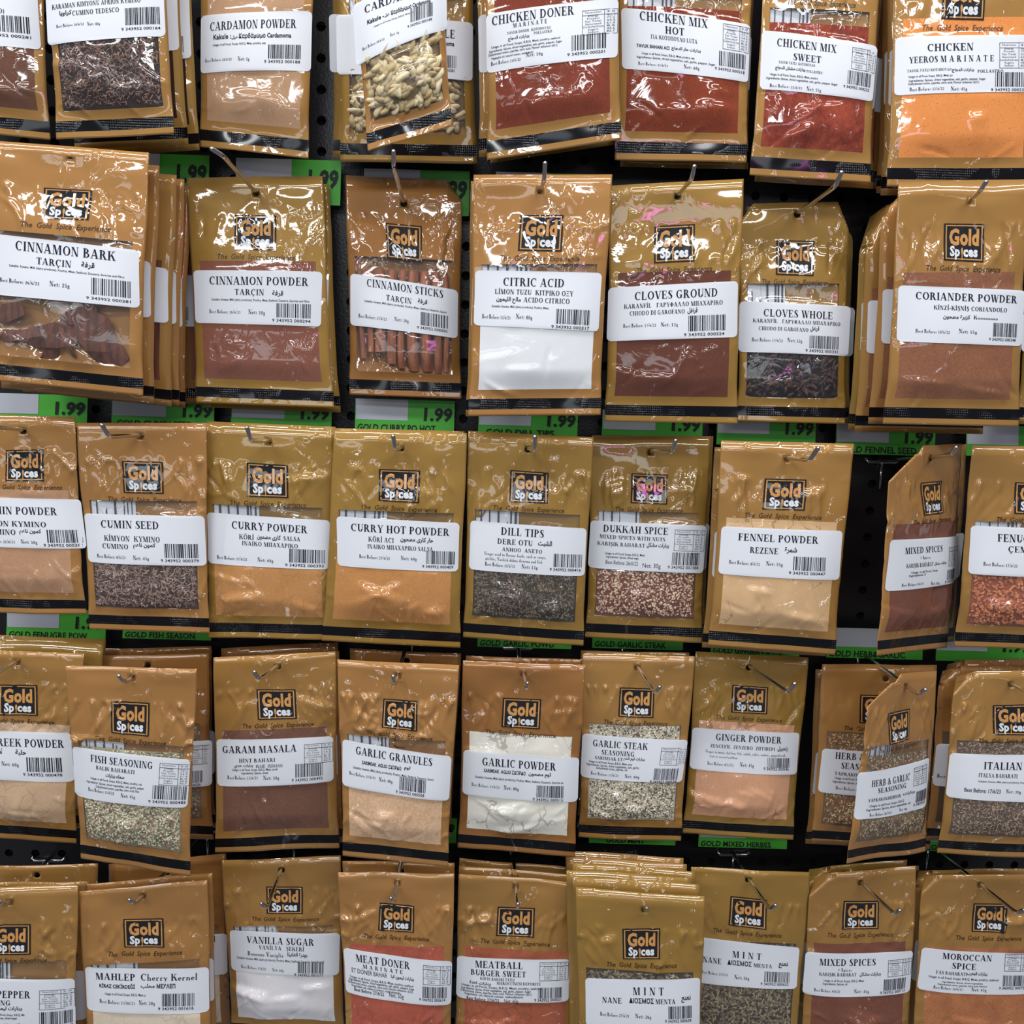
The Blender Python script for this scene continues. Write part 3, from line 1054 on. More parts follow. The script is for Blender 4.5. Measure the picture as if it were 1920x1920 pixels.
def bark_pieces(sf, root):
    r = random.Random(3)
    spec = [(.16, .70, .18, .07, .4), (.42, .78, .34, .085, .1), (.70, .74, .24, .13, -.55), (.40, .86, .2, .05, 1.0), (.52, .80, .03, .17, .42),
            (.78, .83, .22, .10, -.2), (.15, .80, .14, .05, .2), (.60, .69, .25, .06, .3), (.3, .42, .3, .05, .1), (.66, .42, .22, .05, -.2), (.48, .46, .25, .05, .4)]
    for i, (s, t, w, h, an) in enumerate(spec):
        n = 9
        V, fs = [], []
        out = [(math.cos(a) * (1 + r.uniform(-.25, .2)), math.sin(a) * (1 + r.uniform(-.25, .2))) for a in np.linspace(0, 2 * math.pi, n, endpoint=False)]
        for lay in (0, 1):
            for (x, y) in [(0, 0)] + out:
                x, y = x * w * sf.W * .62, y * h * sf.H * .62
                X, Y = x * math.cos(an) - y * math.sin(an), x * math.sin(an) + y * math.cos(an)
                sg = np.clip(s + X / sf.W, .07, .92)
                tg = np.clip(t - Y / sf.H, .37, .885)
                V.append(sf.P(np.array(sg), np.array(tg), -.0018 - .0007 * (i % 4) - .0016 * lay + .0012 * math.sin(x * 160 + i)))
        m = n + 1
        for q in range(n):
            a, b = 1 + q, 1 + (q + 1) % n
            fs += [(0, a, b), (m, m + b, m + a), (a, m + a, m + b, b)]
        mesh_obj('bark_piece', V, fs, 'cinnamon_bark', root, False)


def packet(key, q, d, label, spice, foilk='gold_foil', lab=None, txt=(), bar=None, code='9 343952 000281', tab=None, hole=None, logo=None,
           fill=.365, fold='', bulge=.0065, res=.0165, win=(.065, .925, .365, .888), amp=1.0, back=False):
    seed = len(PACKETS) + 5
    low = (q[2][1] + q[3][1]) / 2
    CRUMPLE[0] = 0.7 if low < 900 else 1.4 if low < 1300 else 2.2
    amp *= 0.72 if low < 900 else 1.3 if low < 1300 else 1.6
    sf = Surf(q, d, bulge, seed, fold)
    labst = [sf.st(*p) for p in lab] if lab else None
    sf.make_noise(labst, amp)
    root = thing('spice_packet', sf.o, label, 'spice packet', 'spice packets hanging on the pegboard')
    PACKETS[key] = dict(sf=sf, root=root)
    hs, ht = sf.st(*hole) if hole else (.5, .068)
    hs, ht = min(max(hs, .3), .7), min(max(ht, .05), .12)
    PACKETS[key]['hole'] = sf.P(np.array(hs), np.array(ht), world=True)
    x0, x1, wt, wb = win
    R_, HB = .0028, .0044
    hb, hv = HB / sf.W, HB / sf.H
    sl = lines([0, x0, hs - hb], res)[:-1].tolist() + [hs - hb, hs - hb / 2, hs, hs + hb / 2] + lines([hs + hb, x1, 1], res).tolist()
    rt = res * sf.W / sf.H
    tl = [0, ht - hv, ht - hv / 2, ht, ht + hv / 2] + lines([ht + hv, .165, wt] + ([fill] if fill > wt + .01 else []) + [wb, .927, .972, 1.0], rt).tolist()
    sl, tl = np.array(sl), np.array(tl)
    ns, nt = len(sl), len(tl)
    S, T = np.meshgrid(sl, tl)
    front = sf.P(S.ravel(), T.ravel())
    backv = sf.P(S.ravel(), T.ravel(), -.0004, -.55)
    ih = int(np.argmin(abs(sl - (hs - hb))))
    jh = int(np.argmin(abs(tl - (ht - hv))))
    NB = ns * nt
    fp, fwin, ffilm, fstrip = [], [], [], []
    eps = 1e-6
    for j in range(nt - 1):
        for i in range(ns - 1):
            if ih <= i < ih + 4 and jh <= j < jh + 4:
                continue
            f = (j * ns + i, (j + 1) * ns + i, (j + 1) * ns + i + 1, j * ns + i + 1)
            fp.append(tuple(NB + x for x in f[::-1]))
            sm, tm = (sl[i] + sl[i + 1]) / 2, (tl[j] + tl[j + 1]) / 2
            if x0 < sm < x1 and wt < tm < wb:
                (fwin if tm > fill else ffilm).append(f)
            elif .927 < tm < .972:
                fstrip.append(f)
            else:
                fp.append(f)
    loop = [(j, 0) for j in range(nt)] + [(nt - 1, i) for i in range(1, ns)] + [(j, ns - 1) for j in range(nt - 2, -1, -1)] + [(0, i) for i in range(ns - 2, 0, -1)]
    li = [j * ns + i for j, i in loop]
    for a, b in zip(li, li[1:] + li[:1]):
        fp.append((b, a, NB + a, NB + b))
    # punched hang hole
    ring = [(jh, ih + k) for k in range(4)] + [(jh + k, ih + 4) for k in range(4)] + [(jh + 4, ih + 4 - k) for k in range(4)] + [(jh + 4 - k, ih) for k in range(4)]
    rid = [j * ns + i for j, i in ring]
    cs, ct = [], []
    for j, i in ring:
        dx, dy = (sl[i] - hs) * sf.W, (tl[j] - ht) * sf.H
        L_ = math.hypot(dx, dy)
        cs.append(hs + dx / L_ * R_ / sf.W)
        ct.append(ht + dy / L_ * R_ / sf.H)
    cf = sf.P(np.array(cs), np.array(ct))
    cb = sf.P(np.array(cs), np.array(ct), -.0004, -.55)
    o1, o2 = 2 * NB, 2 * NB + 16
    for k in range(16):
        k2 = (k + 1) % 16
        fp.append((rid[k], o1 + k, o1 + k2, rid[k2]))
        fp.append((NB + rid[k], NB + rid[k2], o2 + k2, o2 + k))
        fp.append((o1 + k, o2 + k, o2 + k2, o1 + k2))
    allv = np.concatenate([front, backv, cf, cb])

    def sub(name, faces, mat, V):
        if not faces:
            return
        use = sorted({x for f in faces for x in f})
        mp = {x: n for n, x in enumerate(use)}
        return mesh_obj(name, V[use], [tuple(mp[x] for x in f) for f in faces], mat, root, True)

    sub('pouch', fp, foilk, allv)
    sub('seal_strip', fstrip, 'black_seal', allv)
    seeds = spice in GRAIN or spice in ('sticks', 'bark')
    if seeds and back:
        sub('contents', fwin, spice + '_bed' if spice in GRAIN else 'cinnamon_bark', allv)
        sub('film_window', ffilm, 'clear_film', allv)
    elif seeds:
        sub('film_window', fwin + ffilm, 'clear_film', allv)
        if spice == 'sticks':
            cinnamon_sticks(sf, root)
        elif spice == 'bark':
            bark_pieces(sf, root)
        else:
            contents_grains(sf, spice, x0 + .004, x1 - .004, max(fill, wt + .004), wb - .004, root, labst, res)
    else:
        sub('contents', fwin, spice, allv)
        sub('film_window', ffilm, 'clear_film', allv)
    if ffilm and not back:
        # the paper sticker on the back of the pouch seen through the empty film
        bp = Patch(sf, [(x0 + .01, wt - .05), (x0 + .36, wt - .05), (x0 + .36, wt + .12), (x0 + .01, wt + .12)])
        g = Geo()
        bp.rect(g, 0, 0, 1, 1, 0, 0, 4)
        gv = [bp.P(np.array([0, .5, 1, 0, .5, 1]), np.array([0, 0, 0, 1, 1, 1.]), -.0002, -.3)]
        bo = mesh_obj('back_sticker', gv[0], [(0, 3, 4, 1), (1, 4, 5, 2)], 'label_paper', root, True)
        g = Geo()
        rr = random.Random(seed)
        for a in (.1, .3, .5, .72, .8, .9):
            w_ = rr.uniform(.02, .06)
            V = np.array([(a, .1), (a + w_, .1), (a + w_, .9), (a, .9)])
            g.add(bp.P(V[:, 0], V[:, 1], .0001, -.3), [(0, 3, 2, 1)])
        g.build('lettering', ['grey_ink'], bo)
    # logo and slogan
    if not back or logo:
        if logo:
            lq = [sf.st(*p) for p in logo]
        else:
            lq = [(.345, .163), (.668, .163), (.662, .312), (.338, .312)]
        lp = Patch(sf, lq)
        lo = lp.sheet('logo', 'logo_black', root, .00045, 26, 22)
        g = Geo()
        for (a0, b0, a1, b1) in ((.04, .04, .96, .07), (.04, .93, .96, .96)):
            lp.rect(g, a0, b0, a1, b1, .00062, 0, 6)
        for (a0, a1) in ((.04, .07), (.93, .96)):
            for u in range(5):
                lp.rect(g, a0, .07 + .172 * u, a1, .07 + .172 * (u + 1), .00062)
        g.build('logo_frame', ['logo_gold'], lo)
        g = Geo()
        V, fs, w = text2d('Gold', 'X')
        lp.put(g, V, fs, .5, .56, .74 / w, .40, .00066)
        # slender spoon standing in for the letter i
        sp = [(-.012, .40), (.012, .40), (.012, .55), (.03, .66), (.03, .72), (0, .78), (-.03, .72), (-.03, .66), (-.012, .55)]
        g.add(lp.P(np.array([.455 + x * .9 for x, _ in sp]), np.array([1.26 - y if False else 1.06 - (y - .3) * .9 for _, y in sp]), .00066), [tuple(range(len(sp)))])
        g.build('gold_lettering', ['logo_gold'], lo)
        g = Geo()
        for wd, cx, tw in (('Sp', .275, .25), ('ces', .665, .36)):
            V, fs, w = text2d(wd, 'X')
            lp.put(g, V, fs, cx, .865, tw / w, .25, .00066)
        g.build('white_lettering', ['logo_white'], lo)
        (a, b), (c, e) = lq[3], lq[2]
        slp = Patch(sf, [(a - .135, b + .012), (c + .135, e + .012), (c + .135, e + .045), (a - .135, b + .045)])
        g = Geo()
        V, fs, w = text2d('The  Gold  Spice  Experience', 'm')
        V = V + np.stack([.2 * V[:, 1], 0 * V[:, 1]], 1)
        slp.put(g, V, fs, .5, .86, 1.0 / w, .66, .00022)
        g.build('slogan', ['slogan_ink'], root)
    if lab:
        lp = Patch(sf, labst)
        lo = lp.sheet('label', 'label_paper', root, .0005, 18, 8, .0036)
        if lab and (txt or bar or tab):
            wpx = math.hypot(lab[1][0] - lab[0][0], lab[1][1] - lab[0][1])
            hpx = math.hypot(lab[3][0] - lab[0][0], lab[3][1] - lab[0][1])
            g = Geo()
            for (t_, sty, cx, cy, w_, h_) in txt:
                a, b = quad_inv(lab, cx, cy)
                V, fs, w = text2d(t_, sty)
                if not len(V):
                    continue
                V = V - [0, .5 if sty != 'ar' else (V[:, 1].max() + V[:, 1].min()) / 2]
                hh = h_ / hpx
                if sty == 'ar':
                    hh /= max(.5, V[:, 1].max() - V[:, 1].min())
                lp.put(g, V, fs, a, b, w_ / wpx / w, hh, .00068)
            if txt:
                g.build('lettering', ['ink'], lo)
            if bar:
                bx, by, bw, bh = bar
                a, b = quad_inv(lab, bx, by)
                g = Geo()
                rr = random.Random(seed * 7)
                x, X1 = a - bw / wpx / 2, a + bw / wpx / 2
                u = (X1 - x) / 66
                while x < X1 - u:
                    k = rr.choice([1, 1, 1.6, 2.4])
                    lp.rect(g, x, b - bh / hpx / 2, min(X1, x + k * u), b + bh / hpx * .36, .00068)
                    x += (k + rr.choice([.9, 1.1, 1.8, 2.5])) * u
                V, fs, w = text2d(code, 'm')
                lp.put(g, V, fs, a - .02, b + bh / hpx * .62, bw / wpx * 1.1 / w, 5.2 / hpx, .00068)
                g.build('barcode', ['ink'], lo)
            if tab:
                bx, by, bw, bh = tab
                a, b = quad_inv(lab, bx, by)
                a0, a1, b0, b1 = a - bw / wpx / 2, a + bw / wpx / 2, b - bh / hpx / 2, b + bh / hpx / 2
                g = Geo()
                th, tv = .9 / wpx, .9 / hpx
                for bb in (b0, b0 + .2 * (b1 - b0), b1):
                    lp.rect(g, a0, bb, a1, bb + tv, .00068, 0, 3)
                for aa in (a0, a0 + .62 * (a1 - a0), a1):
                    lp.rect(g, aa, b0, aa + th, b1, .00068)
                rows = ['Nutrition', 'Energy', 'Protein', 'Fat Total', 'Saturated', 'Carbohydrate', 'Sugars', 'Sodium']
                for r_, nm in enumerate(rows):
                    y = b0 + (.13 + .112 * r_) * (b1 - b0) + (.03 if r_ else 0) * (b1 - b0)
                    V, fs, w = text2d(nm, 'b')
                    lp.put(g, V, fs, a0 + .31 * (a1 - a0), y, .055 * len(nm) * (a1 - a0) / w * .9, bh / hpx * .075, .00068)
                    V, fs, w = text2d('%d.%d' % (r_ * 37 % 90 + 3, r_), 'b')
                    lp.put(g, V, fs, a0 + .81 * (a1 - a0), y, .24 * (a1 - a0) / w, bh / hpx * .075, .00068)
                g.build('nutrition_table', ['grey_ink'], lo)
    return PACKETS[key]


# ------------------------------------------------------------------ pegboard
def board():
    root = thing('pegboard', (0, 0, 0.85), 'black perforated metal pegboard behind all the hanging packets', 'pegboard')
    P_, R_ = 0.0254, 0.0042
    xs = np.arange(-27, 28) * P_ + .004
    zs = np.arange(0, 46) * P_ + .85
    g = Geo()
    V, fs = [], []
    for z in zs:
        for x in xs:
            b = len(V)
            sq, ci = [], []
            for k in range(8):
                a = math.pi / 4 * k
                dx, dz = math.cos(a), math.sin(a)
                m_ = max(abs(dx), abs(dz))
                sq.append((x + dx / m_ * P_ / 2, 0, z + dz / m_ * P_ / 2))
                ci.append((x + dx * R_, 0, z + dz * R_))
            inn = [(p[0], .0022, p[2]) for p in ci]
            V += sq + ci + inn
            for k in range(8):
                k2 = (k + 1) % 8
                fs.append((b + k, b + k2, b + 8 + k2, b + 8 + k))
                fs.append((b + 8 + k, b + 8 + k2, b + 16 + k2, b + 16 + k))
    me = mesh_obj('panel', np.array(V) - [0, 0, .85], fs, 'black_board', root, False)
    x0, x1, z0, z1 = xs[0] - .012, xs[-1] + .012, -.0127, zs[-1] - .85 + .0127
    mesh_obj('light_stop_backing', [(x0, .012, z0), (x1, .012, z0), (x1, .012, z1), (x0, .012, z1), (x0, .02, z0), (x1, .02, z0), (x1, .02, z1), (x0, .02, z1)],  # added dark sheet that keeps world light from leaking through the holes
             [(0, 1, 2, 3), (7, 6, 5, 4), (0, 4, 5, 1), (1, 5, 6, 2), (2, 6, 7, 3), (3, 7, 4, 0)], 'light_stop_black', root, False)


board()


# ------------------------------------------------------------------ price tickets on the board above each row
def ticket(label, x0, y0, w, h=64, name='', slope=.028, price=True, split=.53):
    q = [(x0, y0), (x0 + w, y0 + slope * w), (x0 + w - 2, y0 + slope * w + h), (x0 - 2, y0 + h)]
    sf = Surf(q, (.020, .020), 0.0, 1)
    sf.make_noise = None
    root = thing('price_ticket', sf.o, label, 'price ticket', 'green price tickets')
    pt = Patch(sf, [(0, 0), (1, 0), (1, 1), (0, 1)])
    f = pt.P(np.array([0, 1, 1, 0]), np.array([0, 0, 1, 1]), .0006)
    b = pt.P(np.array([0, 1, 1, 0]), np.array([0, 0, 1, 1]), 0)
    mesh_obj('card', np.concatenate([f, b]), [(3, 2, 1, 0), (4, 5, 6, 7), (0, 1, 5, 4), (1, 2, 6, 5), (2, 3, 7, 6), (3, 0, 4, 7)], 'ticket_green', root, False)
    g = Geo()
    pt.rect(g, .0, .0, split, .62, .0009, 0, 3)
    g.build('barcode_sticker', ['ticket_white'], root)
    g = Geo()
    if price:
        V, fs, tw = text2d('1.99', 'X')
        pt.put(g, V, fs, .84, .60, .29 / tw, .36, .0010)
    if name:
        V, fs, tw = text2d(name, 'B')
        pt.put(g, V, fs, .42, .95, min(.8, .05 * len(name)) / tw, .19, .0010)
    if g.n:
        g.build('lettering', ['ticket_ink'], root)


for a in [
    ('green 1.99 ticket right of the cinnamon bark packet top', 196, 286, 197, 84, ''),
    ('green 1.99 ticket behind the cinnamon powder packet top', 443, 296, 197, 84, ''),
    ('green 1.99 ticket above the cinnamon sticks packet', 683, 316, 198, 84, ''),
    ('green ticket hidden mostly behind the top of the citric acid packet', 930, 322, 190, 60, ''),
    ('green 1.99 ticket above the cumin powder packet', -30, 736, 195, 60, ''),
    ('green 1.99 ticket reading cumin seed above the cumin seed packet', 211, 741, 192, 60, 'GOLD CUMIN SEED'),
    ('green 1.99 ticket above the curry powder packet', 435, 745, 188, 60, ''),
    ('green 1.99 ticket reading curry hot above the curry hot powder packet', 667, 747, 186, 62, 'GOLD CURRY PO HOT'),
    ('green 1.99 ticket reading dill tips above the dill tips packet', 898, 761, 186, 56, 'GOLD DILL TIPS'),
    ('green 1.99 ticket above the dukkah spice packet', 1130, 768, 188, 58, ''),
    ('green 1.99 ticket above the fennel powder packet', 1345, 775, 185, 58, ''),
    ('green 1.99 ticket reading fennel seed above the bare patch of pegboard', 1568, 790, 186, 60, 'GOLD FENNEL SEED'),
    ('green 1.99 ticket above the fenugreek seed packet', 1812, 796, 184, 58, ''),
    ('green ticket reading fenugre pow above the fenugreek powder packet', 14, 1140, 186, 56, 'GOLD FENUGRE POW'),
    ('green ticket reading fish season above the fish seasoning packet', 232, 1144, 166, 52, 'GOLD FISH SEASON'),
    ('green ticket reading garlic powd above the garlic powder packet', 897, 1158, 176, 54, 'GOLD GARLIC POWD'),
    ('green ticket reading garlic steak above the garlic steak seasoning packet', 1112, 1160, 170, 54, 'GOLD GARLIC STEAK'),
    ('green ticket reading ginger powd above the ginger powder packet', 1334, 1170, 166, 56, 'GOLD GINGER POWD'),
    ('green ticket reading herb and garlic below the bare patch of pegboard', 1551, 1176, 180, 56, 'GOLD HERB&GARLIC'),
    ('green 1.99 ticket above the italian herbs packet', 1756, 1186, 180, 52, ''),
    ('green ticket right of the garlic granules packet bottom', 700, 1530, 157, 46, 'GOLD MEAT D'),
    ('green ticket reading mint above the fanned stack of mint packets', 1106, 1533, 162, 47, 'GOLD MINT'),
    ('green ticket reading mixed herbes above the right mint packet', 1311, 1538, 166, 49, 'GOLD MIXED HERBES'),
    ('green ticket between the herb and garlic packet and the italian herbs packet', 1722, 1546, 168, 48, 'GOLD MOROCCAN'),
]:
    lab_, x_, y_, w_, h_, n_ = a
    ticket(lab_, x_, y_, w_, h_, n_)


# ------------------------------------------------------------------ packets
# hook of each front packet: where its wire bends and where it ends
HOOKS = [
    ('cinnamon_powder', 'steel hook rising from the cinnamon powder packet', (418, 292), (397, 279)),
    ('sticks', 'steel hook rising from the cinnamon sticks packet', (738, 312), (738, 284)),
    ('citric', 'steel hook through the citric acid packet', (1020, 340), (1022, 306)),
    ('clove_powder', 'steel hook through the cloves ground packet', (1296, 337), (1302, 312)),
    ('clove_whole', 'long steel hook through the cloves whole packet', (1566, 350), (1578, 323)),
    ('coriander', 'steel hook through the coriander powder packet', (1838, 357), (1849, 341)),
    ('cumin_powder', 'steel hook through the cumin powder packet', (-10, 800), (-16, 782)),
    ('cumin_seed', 'steel hook bent left through the cumin seed packet', (204, 819), (191, 797)),
    ('curry', 'steel hook through the curry powder packet', (471, 826), (463, 802)),
    ('curry_hot', 'steel hook through the curry hot powder packet', (741, 842), (737, 818)),
    ('dill', 'steel hook through the dill tips packet', (1002, 845), (1003, 819)),
    ('dukkah', 'steel hook through the dukkah spice packet', (1260, 848), (1267, 826)),
    ('fennel', 'steel hook through the fennel powder packet', (1518, 863), (1534, 840)),
    ('mixed_side', 'steel hook through the turned mixed spices packet', (1783, 853), (1793, 839)),
    ('fenugreek_powder', 'steel hook through the fenugreek powder packet', (-8, 1263), (-18, 1246)),
    ('fish', 'steel hook tip through the fish seasoning packet', (235, 1281), (223, 1267)),
    ('garam', 'steel hook bent left through the garam masala packet', (486, 1274), (477, 1260)),
    ('granules', 'steel hook tip through the garlic granules packet', (741, 1284), (737, 1268)),
    ('garlic_powder', 'steel hook through the garlic powder packet', (987, 1292), (989, 1281)),
    ('steak', 'steel hook through the garlic steak seasoning packet', (1228, 1298), (1237, 1288)),
    ('ginger', 'long steel hook through the ginger powder packet', (1477, 1298), (1490, 1282)),
    ('herb', 'steel hook through the tilted herb and garlic packet', (1721, 1302), (1735, 1293)),
    ('italian', 'steel hook through the italian herbs packet', (1930, 1300), (1942, 1290)),
    ('pepper', 'steel hook tip through the lemon pepper packet', (8, 1698), (0, 1690)),
    ('mahlep', 'steel hook tip through the mahlep packet', (252, 1695), (243, 1687)),
    ('vanilla', 'long steel hook through the vanilla sugar packet', (500, 1702), (490, 1694)),
    ('meat_doner', 'steel hook through the meat doner packet', (739, 1692), (733, 1684)),
    ('meatball', 'steel hook through the meatball burger packet', (970, 1702), (971, 1695)),
    ('mint', 'steel hook tip poking straight out of the front mint packet', (1212, 1708), (1213, 1703)),
    ('mint_right', 'long steel hook through the lone mint packet', (1444, 1705), (1454, 1697)),
    ('mixed_low', 'long steel hook through the bottom row mixed spices packet', (1676, 1713), (1687, 1707)),
    ('moroccan', 'steel hook through the moroccan spice packet', (1906, 1712), (1920, 1706)),
]
BEND = {h_[0]: h_[2] for h_ in HOOKS}


def bb(cx, cy, w, h, dt, st='s'):
    return ('Best Before: ' + dt, st, cx, cy, w, h)


def net(cx, cy, w, h, n, st='S'):
    return ('Net: %sg' % n, st, cx, cy, w, h)


def sm(cx, cy, w, h=4, i=0):
    t = (SMALL if i == 9 else USAGE[i % 4])
    n = max(8, int(w / 1.9))
    return (t[:n], 'm', cx, cy, w, h)


SPEC = {}


def pk(key, label, q, d, **kw):
    SPEC[key] = dict(q=q, d=d, kw=kw)
    packet(key, q, d, label, **kw)


def behind(key, front, label, dx, dy, dd, grow=1.0, **over):
    """a packet on the same hook, further back"""
    sp = SPEC[front]
    d0 = sp['d']
    d = tuple(max(.008, x - dd) for x in d0)
    k = 1 - (d0[0] - d[0]) / .86
    q0 = np.array(sp['q'], float)
    c = q0.mean(0)
    f = lambda p: tuple(c + (np.array(p, float) - c) * k * grow + [dx, dy])
    kw = dict(sp['kw'])
    lab = kw.get('lab')
    o = dict(spice=kw['spice'], foilk=kw.get('foilk', 'gold_foil'), fold=kw.get('fold', ''), bulge=.0045, res=.045, amp=.8, back=True,
             fill=kw.get('fill', .365), lab=[f(p) for p in lab] if lab else None)
    if kw.get('hole'):
        o['hole'] = f(kw['hole'])
    if front in BEND:
        h_ = PACKETS[front]['hole']
        b_ = unproj(BEND[front][0], BEND[front][1], .150)
        yb = -(d[0] + d[1] if len(d) == 4 else 2 * d[0]) / 2
        if h_[1] - b_[1] > .008:
            o['hole'] = tuple(proj(h_ + (h_ - b_) * ((yb - h_[1]) / (h_[1] - b_[1]))))
    o.update(over)
    packet(key, [f(p) for p in sp['q']], d, label, **o)


AR = dict(dj='بهارات الدجاج', mx='بهارات مشكل')
# ---- top row
pk('allspice', 'brown spice packet cut off by the left edge, in the top row', [(-175, -225), (76, -220), (94, 262), (-160, 238)], (.075, .08),
   spice='allspice', lab=[(-158, -40), (70, -28), (78, 94), (-150, 80)], txt=[('CUMINO)', 's', -15, 22, 54, 9)], bar=(20, 50, 80, 36))
pk('caraway', 'caraway packet with crinkled film over brown seeds, front of its stack', [(75, -215), (302, -228), (327, 251), (107, 262)], (.115, .115),
   spice='caraway', foilk='gold_foil', lab=[(84, -42), (306, -60), (311, 69), (91, 87)], amp=1.5,
   txt=[('KARAMAN KIMYONU AFRION KYMINO', 'S', 183, 9, 168, 9), ('كراويا', 'ar', 127, 28, 24, 11), ('CUMINO TEDESCO', 'S', 184, 25, 88, 9),
        bb(136, 50, 54, 6, '20/6/22'), net(181, 48, 24, 7, 40)], bar=(271, 35, 64, 38), code='9 343952 000164')
behind('caraway_b', 'caraway', 'packet of dark seeds showing right of the front caraway packet', 55, 44, .05, spice='caraway', back=True,
       bar=(332, 88, 30, 36), foilk='olive_foil')
behind('caraway_c', 'caraway', 'rearmost caraway packet, its black hem showing under the stack', 30, 28, .03, foilk='olive_foil')
pk('cardamon_powder', 'cardamon powder packet with plain tan powder, top row', [(374, -185), (596, -190), (578, 297), (375, 275)], (.05, .06),
   spice='cardamon_powder', lab=[(377, 31), (586, 22), (583, 135), (377, 140)],
   txt=[('CARDAMON POWDER', 'S', 477, 50, 162, 16), ('Kakule :', 'B', 420, 73, 34, 9), ('هيل', 'ar', 444, 75, 12, 8), ('Καρδάμωμο Cardamoma', 'B', 500, 71, 97, 8),
        sm(452, 87, 100, 4), bb(413, 116, 52, 6, '20/6/22'), net(461, 115, 22, 8, 5)], bar=(536, 103, 60, 30), code='9 343952 000188')
pk('cardamon_pods', 'tilted cardamon packet of pale green pods, front of its stack', [(645, -190), (820, -238), (847, 236), (690, 284)], (.135, .14),
   spice='cardamom_pods', foilk='warm_foil', lab=[(661, 10), (838, -45), (838, 57), (668, 126)], amp=1.2, bulge=.009, fill=.6,
   txt=[('CARDAMON', 'S', 740, 4, 116, 15), ('Kakule -', 'B', 706, 41, 34, 8), ('هيل', 'ar', 728, 34, 10, 8), ('Καρδάμωμο Cardamoma', 'B', 772, 18, 78, 8), sm(740, 42, 80, 3),
        bb(702, 87, 46, 6, '20/6/22'), net(742, 70, 18, 6, 5)], bar=(792, 31, 44, 34), code='9 343952 000188')
pk('cardamon_mid', 'cardamon pod packet hanging straight behind the tilted one', [(634, -190), (885, -190), (895, 307), (638, 303)], (.05, .055),
   spice='cardamom_pods', foilk='olive_foil', lab=[(630, 28), (887, 44), (886, 153), (632, 140)], fill=.62, res=.03,
   txt=[('CARDAMON WHOLE', 'S', 770, 62, 166, 16), ('Cardamoma', 'B', 832, 84, 40, 8)], bar=(836, 120, 40, 28))
behind('cardamon_rear', 'cardamon_mid', 'rearmost cardamon packet, left edge showing', -16, -2, .018)
pk('chicken_doner', 'chicken doner packet with dark red powder and slanted bottom', [(905, -200), (1160, -232), (1165, 262), (913, 300)], (.10, .105),
   spice='doner', lab=[(911, 28), (1160, -2), (1158, 108), (913, 139)],
   txt=[('CHICKEN DONER', 'S', 999, 32, 155, 17), ('M A R I N A T E', 'S', 993, 48, 64, 8), ('TAVUK DONER  ΚΟΤΟΠΟΥΛΟ', 's', 991, 61, 82, 5),
        (AR['dj'], 'ar', 972, 75, 40, 9), ('POLLASTRO', 's', 1017, 65, 34, 5), sm(985, 83, 130), sm(985, 90, 138, 4, 1), sm(980, 97, 130, 4, 2), sm(960, 107, 80, 4, 3),
        bb(948, 118, 56, 7, '14/6/22'), net(1001, 106, 32, 8, 50)], bar=(1103, 84, 66, 34), code='9 343952 000201', tab=(1124, 43, 68, 46))
behind('doner_b', 'chicken_doner', 'red spice packet just behind the chicken doner packet', -18, 2, .022)
behind('doner_c', 'chicken_doner', 'rearmost packet of the chicken doner stack, black hem showing lowest', 0, 20, .045, foilk='olive_foil')
pk('mix_hot', 'chicken mix hot packet with rust red powder', [(1160, -205), (1418, -188), (1400, 305), (1153, 300)], (.07, .075),
   spice='mix_hot', lab=[(1164, 15), (1407, 48), (1402, 156), (1166, 130)], fill=.42,
   txt=[('CHICKEN MIX', 'S', 1261, 40, 128, 17), ('HOT', 'S', 1262, 62, 36, 14), ('ΓΙΑ ΚΟΤΟΠΟΥΛΟ LUTA', 'S', 1261, 77, 88, 8), ('TAVUK BAHARI ACI', 'B', 1222, 91, 62, 6),
        ('بهارات حار الدجاج', 'ar', 1283, 98, 56, 9), sm(1250, 108, 100), sm(1265, 117, 150, 4, 1), bb(1222, 124, 56, 6, '23/6/23'), net(1293, 130, 30, 8, 60)],
   bar=(1371, 118, 54, 34), code='9 343952 000218', tab=(1378, 74, 52, 50))
behind('hot_b', 'mix_hot', 'black hem of the packet behind the chicken mix hot packet', 6, 20, .025, foilk='olive_foil')
pk('mix_sweet', 'chicken mix sweet packet with coarse red powder, bright creases above its label', [(1440, -172), (1656, -165), (1632, 343), (1406, 328)], (.075, .08),
   spice='mix_sweet', lab=[(1428, 58), (1645, 88), (1635, 192), (1424, 168)], fill=.42, amp=1.4,
   txt=[('CHICKEN MIX', 'S', 1509, 89, 111, 15), ('SWEET', 'S', 1509, 113, 52, 13), ('TAVUK TATLI  ΚΟΤΟΠΟΥΛΟ', 's', 1490, 123, 68, 5),
        ('بهارات مشكل للدجاج', 'ar', 1478, 133, 56, 9), ('POLLASTRO', 's', 1522, 139, 30, 5), sm(1485, 146, 90), sm(1500, 155, 134, 4, 1),
        bb(1470, 165, 60, 6, '23/6/22'), net(1521, 171, 28, 8, 55)], bar=(1607, 153, 48, 31), code='9 343952 000225', tab=(1616, 115, 48, 42))
behind('sweet_b', 'mix_sweet', 'black hem of the packet just behind the chicken mix sweet packet', 6, 18, .022)
behind('sweet_c', 'mix_sweet', 'lowest hem of the chicken mix sweet stack, at its rear', 26, 26, .044, foilk='copper_foil')
